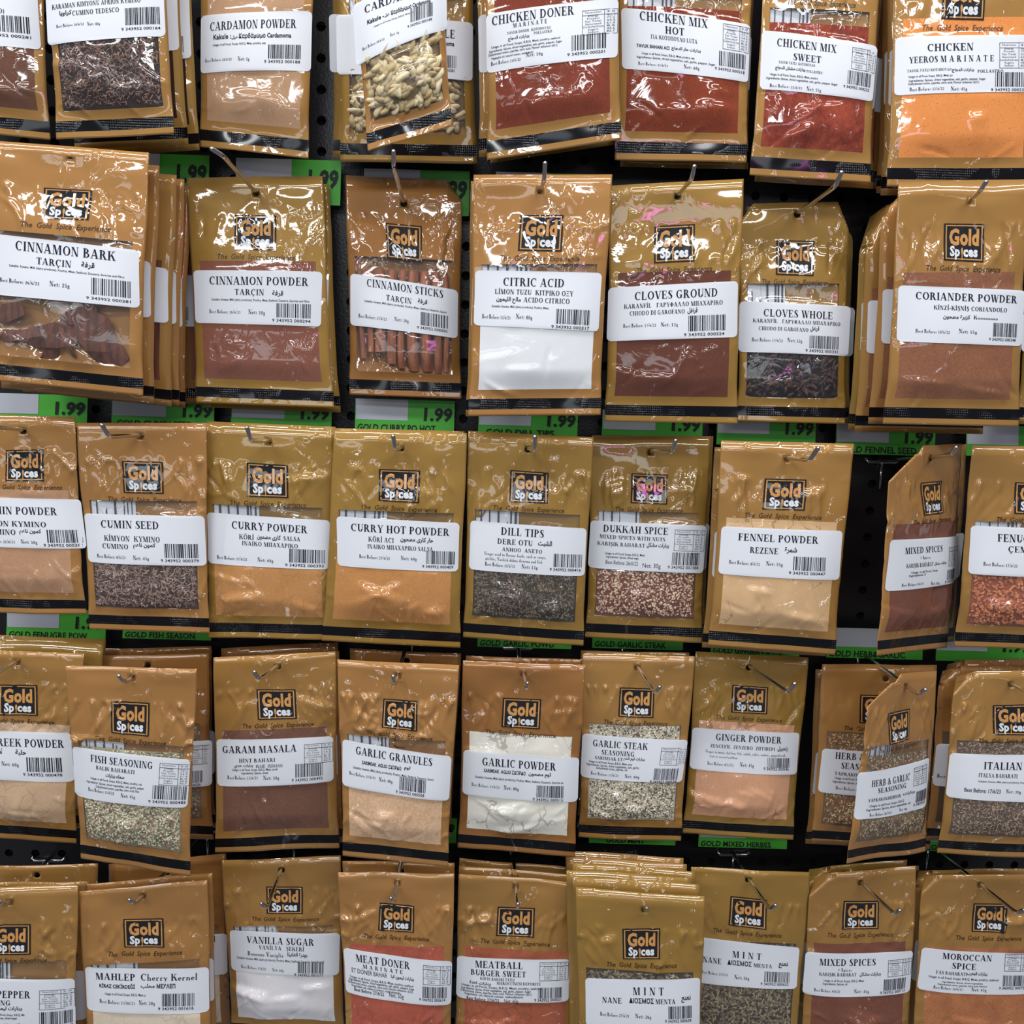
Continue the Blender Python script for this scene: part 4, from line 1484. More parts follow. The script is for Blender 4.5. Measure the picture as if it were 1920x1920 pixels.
pk('yeeros', 'chicken yeeros packet with bright orange powder, top right', [(1680, -150), (1948, -158), (1937, 351), (1662, 350)], (.085, .09),
   spice='yeeros', lab=[(1678, 71), (1926, 66), (1923, 174), (1676, 180)], foilk='gold_foil', logo=[(1768, -40), (1846, -40), (1845, 38), (1765, 36)],
   txt=[('CHICKEN', 'S', 1778, 91, 86, 14), ('YEEROS M A R I N A T E', 'S', 1780, 113, 158, 12), ('TAVUK TATLI ΚΟΤΟΠΟΥΛΟ', 's', 1738, 134, 80, 5),
        (AR['dj'], 'ar', 1800, 135, 42, 9), ('POLLASTRO', 's', 1852, 136, 50, 6), sm(1740, 145, 80), sm(1772, 152, 142, 4, 1), sm(1765, 158, 130, 4, 2),
        bb(1733, 169, 62, 7, '23/6/22'), net(1792, 169, 31, 8, 45)], bar=(1893, 153, 64, 32), code='9 343952 000232', tab=(1900, 105, 60, 48))
behind('yeeros_b', 'yeeros', 'packet just behind the chicken yeeros packet, label edge showing left', -14, 22, .02)
behind('yeeros_c', 'yeeros', 'rearmost packet of the chicken yeeros stack', -26, 24, .04, foilk='copper_foil')

# ---- second row
pk('bark', 'cinnamon bark packet of broken dark bark, front of a thick stack', [(-30, 262), (279, 286), (268, 742), (-25, 712)], (.115, .12),
   spice='bark', foilk='warm_foil', lab=[(-15, 438), (262, 470), (263, 578), (-14, 552)], hole=(132, 302), logo=[(83, 352), (174, 357), (167, 413), (79, 410)], amp=1.5, bulge=.008,
   txt=[('CINNAMON BARK', 'S', 126, 471, 190, 18), ('TARÇIN', 'S', 105, 493, 66, 13), ('قرفة', 'ar', 169, 499, 25, 14), sm(128, 509, 218, 4, 9),
        bb(40, 528, 78, 8, '26/6/22'), net(117, 534, 38, 10, 25)], bar=(213, 543, 74, 38), code='9 343952 000281')
behind('bark_b', 'bark', 'second packet of the cinnamon bark stack, label edge showing right', 24, 20, .02)
behind('bark_c', 'bark', 'third packet of the cinnamon bark stack, wide label strip showing right', 60, 32, .042, foilk='gold_foil')
behind('bark_d', 'bark', 'fourth packet of the cinnamon bark stack', 78, 36, .058)
behind('bark_e', 'bark', 'rearmost packet of the cinnamon bark stack', 92, 44, .075, foilk='copper_foil')
pk('cinnamon_powder', 'cinnamon powder packet with reddish brown powder', [(350, 333), (605, 330), (627, 765), (367, 755)], (.04, .055),
   spice='cinnamon_powder', foilk='olive_foil', lab=[(362, 507), (605, 510), (602, 613), (367, 606)], hole=(480, 362), logo=[(440, 403), (518, 404), (518, 470), (440, 468)],
   txt=[('CINNAMON POWDER', 'S', 487, 528, 187, 15), ('TARÇIN', 'S', 470, 549, 56, 11), ('قرفة', 'ar', 523, 552, 21, 12), sm(490, 564, 186, 4, 9),
        bb(424, 585, 60, 7, '26/6/23'), net(484, 586, 32, 9, 50)], bar=(553, 586, 66, 30), code='9 343952 000294')
behind('cinnamon_powder_b', 'cinnamon_powder', 'packet behind the cinnamon powder packet, edge showing right', 14, 12, .014)
behind('cinnamon_powder_c', 'cinnamon_powder', 'shaded packet left of the cinnamon powder packet, behind it', -28, 8, .026, foilk='copper_foil', bar=(345, 590, 20, 30))
pk('sticks', 'cinnamon sticks packet with a row of rolled quills, in shade', [(648, 328), (866, 340), (865, 748), (655, 740)], (.03, .045),
   spice='sticks', foilk='copper_foil', lab=[(657, 513), (859, 545), (858, 635), (657, 610)], hole=(757, 382), logo=[(723, 418), (791, 424), (791, 491), (726, 484)],
   fold='r.13,.09,80', bulge=.010,
   txt=[('CINNAMON STICKS', 'S', 760, 542, 144, 15), ('TARÇIN', 'S', 749, 563, 48, 11), ('قرفة', 'ar', 793, 568, 18, 12), sm(761, 576, 155, 4, 9),
        bb(700, 596, 54, 7, '27/6/23'), net(754, 601, 27, 8, 30)], bar=(815, 604, 52, 30), code='9 343952 000300')
pk('citric', 'citric acid packet with bright white powder', [(888, 328), (1148, 327), (1126, 778), (878, 780)], (.105, .11),
   spice='citric', foilk='warm_foil', lab=[(891, 507), (1129, 512), (1122, 622), (888, 610)], hole=(1013, 357), logo=[(976, 403), (1057, 403), (1053, 472), (971, 470)],
   fill=.42, amp=1.2,
   txt=[('CITRIC ACID', 'S', 1000, 530, 114, 15), ('LİMON TUZU  ΚΙΤΡΙΚΟ ΟΞΥ', 'S', 1001, 549, 148, 9), ('مالح الليمون', 'ar', 953, 563, 46, 12),
        ('ACIDO CITRICO', 'S', 1024, 564, 87, 9), sm(975, 576, 108, 4, 9), bb(930, 594, 53, 8, '13/6/23'), net(982, 594, 31, 9, 80)], bar=(1074, 597, 66, 31), code='9 343952 000317')
behind('citric_b', 'citric', 'packet behind the citric acid packet, left edge showing', -8, 6, .02, foilk='gold_foil')
pk('clove_powder', 'cloves ground packet with dark brown powder and long bright creases', [(1145, 348), (1395, 335), (1383, 795), (1133, 790)], (.085, .09),
   spice='clove_powder', foilk='olive_foil', lab=[(1140, 540), (1384, 527), (1382, 632), (1137, 640)], hole=(1270, 368), logo=[(1227, 424), (1303, 420), (1302, 490), (1226, 494)],
   txt=[('CLOVES GROUND', 'S', 1266, 552, 155, 15), ('KARANFİL   ΓΑΡΥΦΑΛΛΟ ΜΠΑΧΑΡΙΚΟ', 'S', 1261, 571, 185, 8), ('CHIODO DI GAROFANO', 'S', 1230, 586, 102, 8),
        ('قرنفل', 'ar', 1296, 583, 19, 12), bb(1197, 610, 60, 7, '17/6/22'), net(1252, 608, 32, 8, 13)], bar=(1323, 608, 70, 33), code='9 343952 000324', amp=1.3)
pk('clove_whole', 'cloves whole packet with nearly black buds, rounded top corner', [(1388, 382), (1592, 378), (1585, 795), (1382, 790)], (.045, .06),
   spice='clove_buds', foilk='olive_foil', lab=[(1386, 565), (1595, 575), (1590, 668), (1384, 660)], hole=(1494, 402), logo=[(1456, 450), (1527, 452), (1525, 518), (1455, 515)],
   fill=.6, fold='l.12,.08,90 r.10,.12,80',
   txt=[('CLOVES WHOLE', 'S', 1493, 590, 129, 14), ('KARANFİL   ΓΑΡΥΦΑΛΛΟ ΜΠΑΧΑΡΙΚΟ', 'S', 1491, 605, 165, 7), ('CHIODO DI GAROFANO', 'S', 1465, 618, 92, 7),
        ('قرنفل', 'ar', 1523, 618, 17, 11), bb(1435, 638, 56, 7, '17/6/22'), net(1485, 639, 28, 8, 12)], bar=(1541, 645, 58, 28), code='9 343952 000331')
behind('clove_whole_b', 'clove_whole', 'packet behind the cloves whole packet, crumpled top corner showing right', 10, 2, .015, fold='r.15,.15,90')
pk('coriander', 'coriander powder packet with brown powder, front of a leaning stack', [(1685, 342), (1928, 336), (1910, 800), (1656, 795)], (.12, .12),
   spice='coriander', foilk='gold_foil', lab=[(1683, 535), (1922, 545), (1914, 649), (1680, 640)], hole=(1820, 377), logo=[(1770, 419), (1845, 420), (1843, 492), (1769, 488)],
   txt=[('CORIANDER POWDER', 'S', 1809, 558, 191, 14), ('KİNZİ-KİŞNİŞ CORIANDOLO', 'S', 1814, 579, 138, 8), ('كزبرة مطحون', 'ar', 1787, 595, 50, 10),
        ('Κολιανδρο', 'S', 1841, 596, 46, 7), bb(1743, 621, 62, 7, '19/6/22'), net(1807, 621, 34, 8, 55)], bar=(1879, 621, 50, 30), code='9 343952 000348', amp=1.3)
behind('coriander_b', 'coriander', 'second packet of the coriander stack, folded orange edge showing left', -32, 6, .025, foilk='warm_foil', fold='l.15,.12,110')
behind('coriander_c', 'coriander', 'third packet of the coriander stack, label strip showing left', -62, 26, .045, fold='l.2,.2,80')
behind('coriander_d', 'coriander', 'rearmost packet of the coriander stack, leftmost edge', -76, 27, .062, foilk='olive_foil', fold='l.2,.2,80')
pk('seed_edge', 'sliver of a dark seed packet at the right edge, second row', [(1932, 350), (2150, 350), (2140, 800), (1908, 795)], (.06, .07),
   spice='caraway', foilk='olive_foil', lab=[(1916, 588), (2130, 590), (2125, 664), (1914, 660)], res=.04, fill=.62)

# ---- third row
pk('cumin_powder', 'cumin powder packet with glossy pale powder, at the left edge', [(-95, 775), (141, 782), (161, 1152), (-78, 1148)], (.085, .09),
   spice='cumin_powder', foilk='warm_foil', lab=[(-78, 930), (152, 936), (164, 1028), (-72, 1022)], hole=(43, 808), logo=[(11, 844), (82, 842), (84, 902), (11, 902)], amp=1.3,
   txt=[('CUMIN POWDER', 'S', 39, 956, 142, 14), ('KİMYON KYMINO', 's', 24, 980, 132, 10), ('CUMINO', 's', 6, 995, 56, 10), ('كمون ناعم', 'ar', 62, 995, 40, 11),
        bb(2, 1012, 62, 7, '21/6/23'), net(60, 1013, 30, 8, 50)], bar=(125, 1006, 62, 28), code='9 343952 000362')
pk('cumin_seed', 'cumin seed packet with grey brown seeds', [(143, 793), (387, 793), (393, 1187), (167, 1180)], (.085, .09),
   spice='cumin', foilk='warm_foil', lab=[(158, 962), (384, 967), (388, 1060), (166, 1053)], hole=(263, 818), logo=[(229, 864), (306, 866), (307, 926), (232, 924)], fill=.5,
   txt=[('CUMIN SEED', 'S', 246, 982, 109, 14), ('KİMYON  KYMINO', 's', 251, 1008, 106, 10), ('CUMINO', 's', 220, 1022, 50, 9), ('كمون ناعم', 'ar', 275, 1021, 42, 11),
        bb(212, 1041, 56, 7, '8/6/23'), net(269, 1043, 30, 8, 45)], bar=(344, 1033, 64, 30), code='9 343952 000379', amp=1.4)
behind('cumin_seed_b', 'cumin_seed', 'packet behind the cumin seed packet, top hem showing', 16, -4, .02)
pk('curry', 'curry powder packet with mustard tan powder', [(376, 795), (624, 806), (625, 1200), (391, 1195)], (.075, .08),
   spice='curry', foilk='olive_foil', lab=[(388, 960), (619, 975), (617, 1067), (391, 1055)], hole=(503, 828), logo=[(463, 867), (540, 872), (541, 934), (463, 931)], fill=.45,
   txt=[('CURRY POWDER', 'S', 507, 987, 143, 14), ('KÕRİ', 'S', 464, 1005, 28, 9), ('كارى مطحون', 'ar', 506, 1006, 45, 11), ('SALSA', 'S', 549, 1008, 32, 8),
        ('INAIKO ΜΠΑΧΑΡΙΚΟ', 'S', 508, 1019, 106, 8), bb(437, 1044, 58, 7, '27/6/22'), net(500, 1047, 30, 8, 60)], bar=(577, 1043, 66, 30), code='9 343952 000393', amp=1.2)
behind('curry_b', 'curry', 'packet behind the curry powder packet, top hem showing', 8, -10, .02)
pk('curry_hot', 'curry hot powder packet with sandy orange powder', [(627, 806), (876, 812), (863, 1215), (603, 1202)], (.09, .09),
   spice='curry_hot', foilk='olive_foil', lab=[(631, 967), (862, 980), (859, 1071), (633, 1060)], hole=(752, 840), logo=[(711, 879), (788, 882), (786, 943), (710, 939)], fill=.45,
   txt=[('CURRY HOT POWDER', 'S', 751, 992, 186, 14), ('KÕRİ ACI', 'S', 715, 1010, 48, 9), ('حار كارى مطحون', 'ar', 782, 1011, 62, 11), ('INAIKO ΜΠΑΧΑΡΙΚΟ SALSA', 'S', 751, 1025, 124, 8),
        bb(703, 1042, 58, 7, '27/6/22'), net(767, 1044, 30, 8, 60)], bar=(826, 1046, 54, 29), code='9 343952 000409', amp=1.2)
behind('curry_hot_b', 'curry_hot', 'packet behind the curry hot powder packet, top hem showing', -2, -8, .02)
pk('dill', 'dill tips packet with dark dried tips', [(878, 808), (1113, 820), (1094, 1211), (868, 1195)], (.085, .085),
   spice='dill', foilk='olive_foil', lab=[(882, 975), (1100, 990), (1096, 1079), (879, 1066)], hole=(990, 842), logo=[(957, 881), (1029, 886), (1027, 944), (955, 941)], fill=.5,
   txt=[('DILL TIPS', 'S', 979, 996, 80, 14), ('DERE OTU', 'S', 965, 1014, 66, 10), ('الشبت', 'ar', 1021, 1017, 26, 12), ('ΑΝΗΘΟ  ANETO', 'S', 978, 1029, 75, 7),
        ('Usage: used to flavour foods, such as soups,', 's', 965, 1038, 115, 6), ('pickles, Turkish dolma diverma and fish', 's', 963, 1047, 106, 6),
        bb(937, 1056, 56, 7, '25/6/22'), net(992, 1059, 30, 8, 13)], bar=(1064, 1051, 54, 29), code='9 343952 000416')
pk('dukkah', 'dukkah spice packet with coarse beige and brown nut crumbs', [(1110, 816), (1332, 818), (1316, 1206), (1097, 1195)], (.05, .06),
   spice='dukkah', foilk='olive_foil', lab=[(1107, 975), (1325, 985), (1318, 1074), (1102, 1063)], hole=(1220, 848), logo=[(1184, 887), (1252, 890), (1251, 946), (1182, 943)], fill=.5,
   txt=[('DUKKAH SPICE', 'S', 1190, 992, 120, 13), ('MIXED SPICES WITH NUTS', 'S', 1184, 1007, 122, 7), ('KARIŞIK BAHARAT', 'S', 1163, 1019, 88, 7), (AR['mx'], 'ar', 1231, 1021, 42, 10),
        sm(1170, 1037, 74), sm(1165, 1043, 60, 4, 1), bb(1164, 1053, 60, 7, '26/6/22', 'b'), net(1219, 1058, 34, 8, 30, 'b')], bar=(1284, 1048, 54, 27), code='9 343952 001388', tab=(1291, 1012, 58, 38))
behind('dukkah_b', 'dukkah', 'packet behind the dukkah spice packet, edge showing right', 8, -4, .018)
pk('fennel', 'fennel powder packet with crumbly beige powder', [(1353, 826), (1601, 832), (1566, 1228), (1328, 1210)], (.095, .10),
   spice='fennel', foilk='gold_foil', lab=[(1352, 986), (1580, 995), (1573, 1087), (1346, 1075)], hole=(1475, 860), logo=[(1434, 897), (1512, 899), (1508, 957), (1429, 955)],
   txt=[('FENNEL POWDER', 'S', 1457, 1008, 150, 13), ('REZENE', 's', 1429, 1030, 52, 11), ('شمرة', 'ar', 1479, 1030, 23, 12), bb(1393, 1053, 56, 7, '8/6/22'), net(1448, 1054, 31, 8, 55)],
   bar=(1515, 1057, 64, 29), code='9 343952 000447', amp=1.4)
behind('fennel_b', 'fennel', 'packet behind the fennel powder packet, label edge showing left', -15, 8, .02)
pk('mixed_side', 'narrow turned mixed spices packet beside the bare pegboard', [(1672, 838), (1804, 832), (1778, 1215), (1643, 1229)], (.135, .075, .08, .14),
   spice='mixed', foilk='warm_foil', lab=[(1668, 1012), (1797, 1004), (1788, 1090), (1657, 1108)], hole=(1745, 860), logo=[(1724, 905), (1764, 901), (1766, 962), (1730, 967)], fold='l.42,.16,150',
   txt=[('MIXED SPICES', 'S', 1721, 1029, 66, 12), ('7 Spices', 's', 1721, 1043, 18, 6), ('KARIŞIK BAHARAT', 's', 1711, 1057, 46, 8), (AR['mx'], 'ar', 1748, 1054, 24, 7), sm(1718, 1069, 46),
        sm(1705, 1076, 28, 4, 1), bb(1697, 1093, 35, 6, '9/6/22'), net(1736, 1090, 16, 7, 45)], bar=(1773, 1076, 24, 24), code='9 343952', tab=(1779, 1041, 24, 38))
behind('mixed_side_b', 'mixed_side', 'packet behind the turned mixed spices packet, label edge showing right', 12, -6, .03, hole=(1730, 861))
pk('fenugreek_seed', 'fenugreek seed packet with orange brown seeds, right edge', [(1822, 835), (2062, 840), (2042, 1222), (1789, 1212)], (.10, .10),
   spice='fenugreek_seed', foilk='gold_foil', lab=[(1820, 985), (2050, 992), (2046, 1083), (1814, 1075)], logo=[(1903, 904), (1978, 906), (1977, 966), (1901, 963)], fill=.45, amp=1.3, hole=(1940, 868),
   txt=[('FENUGREEK SEED', 'S', 1945, 1009, 157, 14), ('ÇEMEN', 'S', 1914, 1028, 58, 11), bb(1870, 1056, 60, 7, '17/6/22'), net(1930, 1058, 32, 8, 55)], bar=(1995, 1058, 60, 28))

# ---- fourth row
pk('fenugreek_powder', 'fenugreek powder packet with pale beige powder, left edge', [(-80, 1216), (157, 1226), (142, 1583), (-92, 1562)], (.09, .09),
   spice='fenugreek_powder', foilk='gold_foil', lab=[(-78, 1365), (133, 1373), (141, 1464), (-72, 1453)], hole=(33, 1241), logo=[(-2, 1283), (70, 1284), (71, 1342), (-2, 1340)], amp=1.3,
   txt=[('FENUGREEK POWDER', 'S', 32, 1389, 180, 14), ('ÇEMEN', 's', -18, 1403, 54, 10), ('حلبة', 'ar', 43, 1407, 20, 11), net(24, 1427, 32, 8, 60)], bar=(87, 1432, 64, 30), code='9 343952 000478')
behind('fenugreek_powder_b', 'fenugreek_powder', 'olive packet behind the fenugreek powder packet, top hem showing', 40, -22, .02, foilk='olive_foil')
behind('fenugreek_powder_c', 'fenugreek_powder', 'rearmost packet of the fenugreek powder stack, uppermost top hem', 46, -34, .036, foilk='olive_foil')
pk('fish', 'fish seasoning packet with crumbled pale mix, foremost in its stack', [(122, 1248), (369, 1254), (357, 1642), (152, 1609)], (.145, .145),
   spice='fish_mix', foilk='warm_foil', lab=[(137, 1397), (358, 1423), (352, 1513), (141, 1490)], hole=(248, 1271), logo=[(210, 1313), (281, 1317), (280, 1380), (209, 1374)], amp=1.8, fill=.4,
   txt=[('FISH SEASONING', 'S', 231, 1424, 118, 13), ('BALIK BAHARATI', 'S', 220, 1438, 74, 7), ('سمك بهارات', 'ar', 220, 1450, 36, 9), sm(222, 1459, 100), sm(220, 1466, 112, 4, 1),
        sm(225, 1473, 85, 4, 2), bb(194, 1477, 52, 7, '13/6/22'), net(245, 1485, 28, 8, 45)], bar=(321, 1484, 64, 30), code='9 343952 000485', tab=(329, 1449, 56, 40))
pk('fish_b', 'seasoning packet behind the fish seasoning packet, right side showing', [(158, 1230), (391, 1225), (400, 1575), (165, 1562)], (.06, .065),
   spice='herb_dry', foilk='copper_foil', lab=[(165, 1385), (399, 1387), (398, 1472), (166, 1470)], hole=(278, 1246), back=False, res=.03,
   bar=(365, 1454, 34, 26), tab=(376, 1412, 40, 34))
SPEC['fish_b']['kw'].pop('back')
behind('fish_c', 'fish_b', 'orange top hem at the rear of the fish seasoning stack', 8, -18, .025, foilk='copper_foil')
pk('garam', 'garam masala packet with dark brown powder', [(400, 1233), (629, 1222), (637, 1590), (404, 1597)], (.085, .085),
   spice='garam', foilk='gold_foil', lab=[(406, 1385), (625, 1379), (626, 1463), (408, 1472)], hole=(522, 1249), logo=[(481, 1292), (554, 1292), (557, 1347), (484, 1349)],
   txt=[('GARAM MASALA', 'S', 488, 1401, 140, 13), ('HİNT BAHARI', 'S', 484, 1421, 68, 7), ('بهارات هندي', 'ar', 459, 1432, 36, 8), ('INAIE  INDIANO', 's', 507, 1431, 50, 6), sm(480, 1438, 86),
        sm(480, 1444, 50, 4, 1), bb(457, 1453, 58, 7, '13/6/23'), net(511, 1452, 30, 8, 50)], bar=(582, 1441, 52, 29), code='9 343952 000492', tab=(598, 1409, 52, 36))
behind('garam_b', 'garam', 'packet just behind the garam masala packet, edge showing right', 10, -6, .02, foilk='copper_foil')
behind('garam_c', 'garam', 'rear packet of the garam masala stack, dark top hem showing', 10, -26, .04, foilk='copper_foil')
pk('granules', 'garlic granules packet with pale peach granules and many film wrinkles', [(632, 1237), (861, 1248), (840, 1626), (643, 1603)], (.13, .13),
   spice='garlic_granules', foilk='warm_foil', lab=[(642, 1385), (847, 1417), (842, 1500), (642, 1470)], hole=(746, 1268), logo=[(719, 1309), (783, 1314), (782, 1371), (716, 1363)], amp=1.8, fill=.46,
   txt=[('GARLIC GRANULES', 'S', 739, 1415, 145, 14), ('SARIMSAK  AGLIO ΣΚΟΡΔΟ', 'B', 716, 1431, 75, 6), ('ثوم', 'ar', 764, 1436, 12, 9), sm(738, 1446, 154, 4, 9),
        bb(680, 1449, 50, 6, '27/6/23'), net(724, 1457, 26, 8, 40)], bar=(774, 1468, 50, 28), code='9 343952 000508')
behind('granules_b', 'granules', 'packet behind the garlic granules packet, dark top and right edge showing', 14, -38, .075, foilk='copper_foil')
pk('garlic_powder', 'garlic powder packet with cracked white powder', [(868, 1239), (1098, 1247), (1078, 1606), (858, 1588)], (.10, .10),
   spice='garlic_powder', foilk='copper_foil', lab=[(869, 1404), (1086, 1419), (1083, 1501), (867, 1487)], hole=(981, 1264), logo=[(943, 1308), (1015, 1311), (1012, 1367), (940, 1363)], amp=1.1,
   txt=[('GARLIC POWDER', 'S', 973, 1428, 138, 14), ('SARIMSAK  AGLIO ΣΚΟΡΔΟ', 'B', 946, 1442, 78, 6), ('ثوم مطحون', 'ar', 1011, 1447, 42, 10), sm(973, 1457, 165, 4, 9),
        bb(910, 1468, 52, 6, '27/6/23'), net(958, 1471, 28, 8, 80)], bar=(1031, 1480, 52, 26), code='9 343952 000515')
behind('garlic_powder_b', 'garlic_powder', 'packet behind the garlic powder packet, dark top hem showing', 2, -16, .03)
pk('steak', 'garlic steak seasoning packet with speckled white grains', [(1092, 1226), (1303, 1230), (1277, 1578), (1085, 1571)], (.075, .08),
   spice='steak_mix', foilk='gold_foil', lab=[(1092, 1374), (1290, 1386), (1278, 1465), (1088, 1455)], hole=(1195, 1252), logo=[(1162, 1288), (1227, 1291), (1225, 1346), (1159, 1343)],
   txt=[('GARLIC STEAK', 'S', 1162, 1393, 103, 12), ('SEASONING', 'S', 1157, 1408, 62, 9), ('SARIMSAK ET', 'S', 1140, 1418, 52, 6), ('بهارات ثوم للحم', 'ar', 1187, 1419, 40, 8), sm(1143, 1426, 82),
        sm(1148, 1432, 100, 4, 1), sm(1146, 1437, 60, 4, 2), bb(1132, 1447, 52, 6, '17/6/23'), net(1183, 1450, 28, 7, 60)], bar=(1247, 1449, 48, 25), code='9 343952 000539', tab=(1262, 1415, 52, 32))
behind('steak_b', 'steak', 'packet behind the garlic steak seasoning packet, top hem showing', -6, -12, .03)
pk('ginger', 'ginger powder packet with cracked pinkish beige powder', [(1305, 1222), (1516, 1233), (1487, 1574), (1280, 1563)], (.05, .06),
   spice='ginger', foilk='olive_foil', lab=[(1298, 1363), (1499, 1373), (1493, 1451), (1292, 1439)], hole=(1404, 1251), logo=[(1373, 1284), (1440, 1288), (1438, 1339), (1371, 1336)],
   txt=[('GINGER POWDER', 'S', 1402, 1382, 123, 12), ('ZENCEFİL  ZENZERO  ΖΙΓΓΙΒΕΡΙ', 'S', 1390, 1398, 120, 6), ('زنجبيل', 'ar', 1465, 1401, 20, 10),
        ('Usage: in meat, chicken, fish, salads, cakes, cookies, gingerbread,', 's', 1396, 1409, 150, 5), ('fruit or steamed puddings', 's', 1354, 1415, 52, 4), bb(1348, 1428, 48, 6, '8/12/22'),
        net(1397, 1429, 26, 8, 45)], bar=(1457, 1428, 44, 20), code='9 343952 000546')
pk('herb_b', 'herb and garlic packet hanging straight behind the tilted one', [(1541, 1245), (1757, 1247), (1744, 1592), (1521, 1580)], (.065, .07),
   spice='herb_mix', foilk='warm_foil', lab=[(1541, 1402), (1745, 1411), (1739, 1492), (1533, 1484)], hole=(1660, 1272), res=.03,
   txt=[('HERB & GARLIC', 'S', 1620, 1416, 112, 12), ('SEASONING', 'S', 1612, 1433, 76, 11), ('YAPRAK+SARIMSAK', 'S', 1604, 1448, 84, 6), sm(1600, 1456, 76), sm(1603, 1463, 88, 4, 1), bb(1592, 1474, 56, 6, '26/7/22')],
   bar=(1715, 1470, 40, 26), tab=(1720, 1430, 40, 34))
behind('herb_c', 'herb_b', 'rearmost herb and garlic packet, label edge showing left', -14, 6, .022)
pk('herb', 'tilted herb and garlic seasoning packet with brownish crumbs', [(1632, 1268), (1756, 1258), (1735, 1596), (1587, 1619)], (.15, .105, .11, .155),
   spice='herb_dry', foilk='warm_foil', lab=[(1607, 1448), (1741, 1419), (1733, 1510), (1600, 1536)], hole=(1700, 1288), logo=[(1662, 1337), (1705, 1328), (1703, 1385), (1665, 1396)], fold='l.45,.16,150', fill=.42,
   txt=[('HERB & GARLIC', 'S', 1660, 1459, 70, 12), ('SEASONING', 'S', 1661, 1473, 53, 9), ('YAPRAK+SARIMSAK', 'S', 1648, 1492, 58, 6), ('بهارات', 'ar', 1692, 1482, 24, 7), sm(1652, 1502, 62), sm(1656, 1508, 80, 4, 1),
        bb(1640, 1521, 38, 6, '26/7/22'), net(1681, 1512, 16, 6, 50)], bar=(1719, 1490, 26, 24), code='9 343952', tab=(1717, 1450, 30, 32))
pk('italian', 'italian herbs packet with grey brown flakes, right edge', [(1790, 1260), (1992, 1256), (1982, 1612), (1758, 1600)], (.11, .115),
   spice='italian', foilk='gold_foil', lab=[(1780, 1410), (1986, 1412), (1978, 1502), (1772, 1492)], hole=(1896, 1284), logo=[(1861, 1322), (1936, 1320), (1936, 1378), (1861, 1377)], fold='l.2,.12,80',
   txt=[('ITALIAN HERBS', 'S', 1906, 1432, 134, 13), ('ITALYA BAHARATI', 'S', 1865, 1449, 72, 7), sm(1880, 1461, 104, 3, 9), bb(1836, 1477, 66, 7, '17/6/23', 'm'), net(1893, 1478, 28, 7, 20)], bar=(1945, 1478, 44, 26))
behind('italian_b', 'italian', 'packet behind the italian herbs packet, label showing on its left', -30, -18, .04, foilk='copper_foil', txt=[('Best Before', 's', 1775, 1453, 40, 7)])
behind('italian_c', 'italian', 'rearmost packet of the italian herbs stack, dark top hem', -22, -34, .06, foilk='copper_foil')

# ---- bottom row
pk('pepper', 'lemon pepper seasoning packet at the bottom left corner', [(-78, 1664), (146, 1660), (142, 2030), (-72, 2030)], (.14, .14),
   spice='peppery', foilk='gold_foil', lab=[(-74, 1826), (141, 1832), (143, 1926), (-72, 1926)], hole=(20, 1691), logo=[(-14, 1732), (58, 1732), (58, 1789), (-14, 1789)], fill=.47,
   txt=[('LEMON PEPPER', 'S', -1, 1855, 128, 13), ('SEASONING', 'S', -12, 1870, 76, 9), ('بهارات ليمون', 'ar', 22, 1881, 52, 9), sm(18, 1892, 70), sm(8, 1898, 62, 4, 1), net(33, 1912, 34, 8, 45, 'b')],
   bar=(110, 1903, 60, 30), code='9 343952 000607', tab=(110, 1867, 62, 36))
behind('pepper_b', 'pepper', 'seasoning packet just behind the lemon pepper packet, label edge showing right', 24, -14, .03, spice='peppery')
behind('pepper_c', 'pepper', 'rear packet of the lemon pepper stack, wide wrinkled top showing', 44, -52, .055, foilk='gold_foil', hole=(70, 1634), res=.03)
pk('mahlep', 'mahlep cherry kernel packet with cream powder', [(148, 1672), (389, 1650), (402, 2035), (166, 2035)], (.135, .135),
   spice='mahlep', foilk='warm_foil', lab=[(160, 1811), (392, 1812), (393, 1895), (164, 1891)], hole=(268, 1678), logo=[(231, 1723), (307, 1721), (309, 1775), (233, 1776)], fill=.47,
   txt=[('MAHLEP', 'S', 218, 1827, 75, 12), ('Cherry Kernel', 'S', 319, 1827, 105, 12), ('KİRAZ ÇEKİRDEĞİ', 'B', 222, 1844, 68, 6), ('محلب', 'ar', 280, 1843, 26, 9), ('ΜΕΧΛΕΠ', 'B', 314, 1843, 35, 7), sm(238, 1858, 78),
        bb(223, 1872, 68, 7, '13/06/23'), net(279, 1872, 30, 8, 20)], bar=(337, 1870, 60, 26), code='9 343952 001616')
behind('mahlep_b', 'mahlep', 'packet just behind the mahlep packet, top hem showing', 12, -18, .02)
behind('mahlep_c', 'mahlep', 'packet right of the mahlep stack, half hidden behind it', 44, -66, .075, foilk='copper_foil', txt=[('Cherry Kernel', 'S', 370, 1757, 70, 11)], hole=None)
pk('vanilla', 'vanilla sugar packet with smooth white sugar', [(416, 1613), (639, 1604), (647, 1952), (434, 1942)], (.075, .085),
   spice='vanilla', foilk='gold_foil', lab=[(431, 1742), (638, 1748), (636, 1826), (434, 1817)], hole=(528, 1631), logo=[(499, 1662), (568, 1662), (568, 1713), (500, 1713)], fill=.42,
   txt=[('VANILLA SUGAR', 'S', 527, 1760, 128, 12), ('VANİLYA   ŞEKERİ', 'S', 529, 1773, 86, 7), ('Βανίλλη Vaniglia', 'S', 499, 1784, 68, 8), ('بودرة الفانيلا', 'ar', 559, 1785, 38, 9), sm(527, 1795, 166, 4, 9),
        bb(477, 1809, 48, 6, '9/4/22'), net(523, 1812, 22, 6, 60)], bar=(585, 1810, 50, 23), code='9 343952 001577')
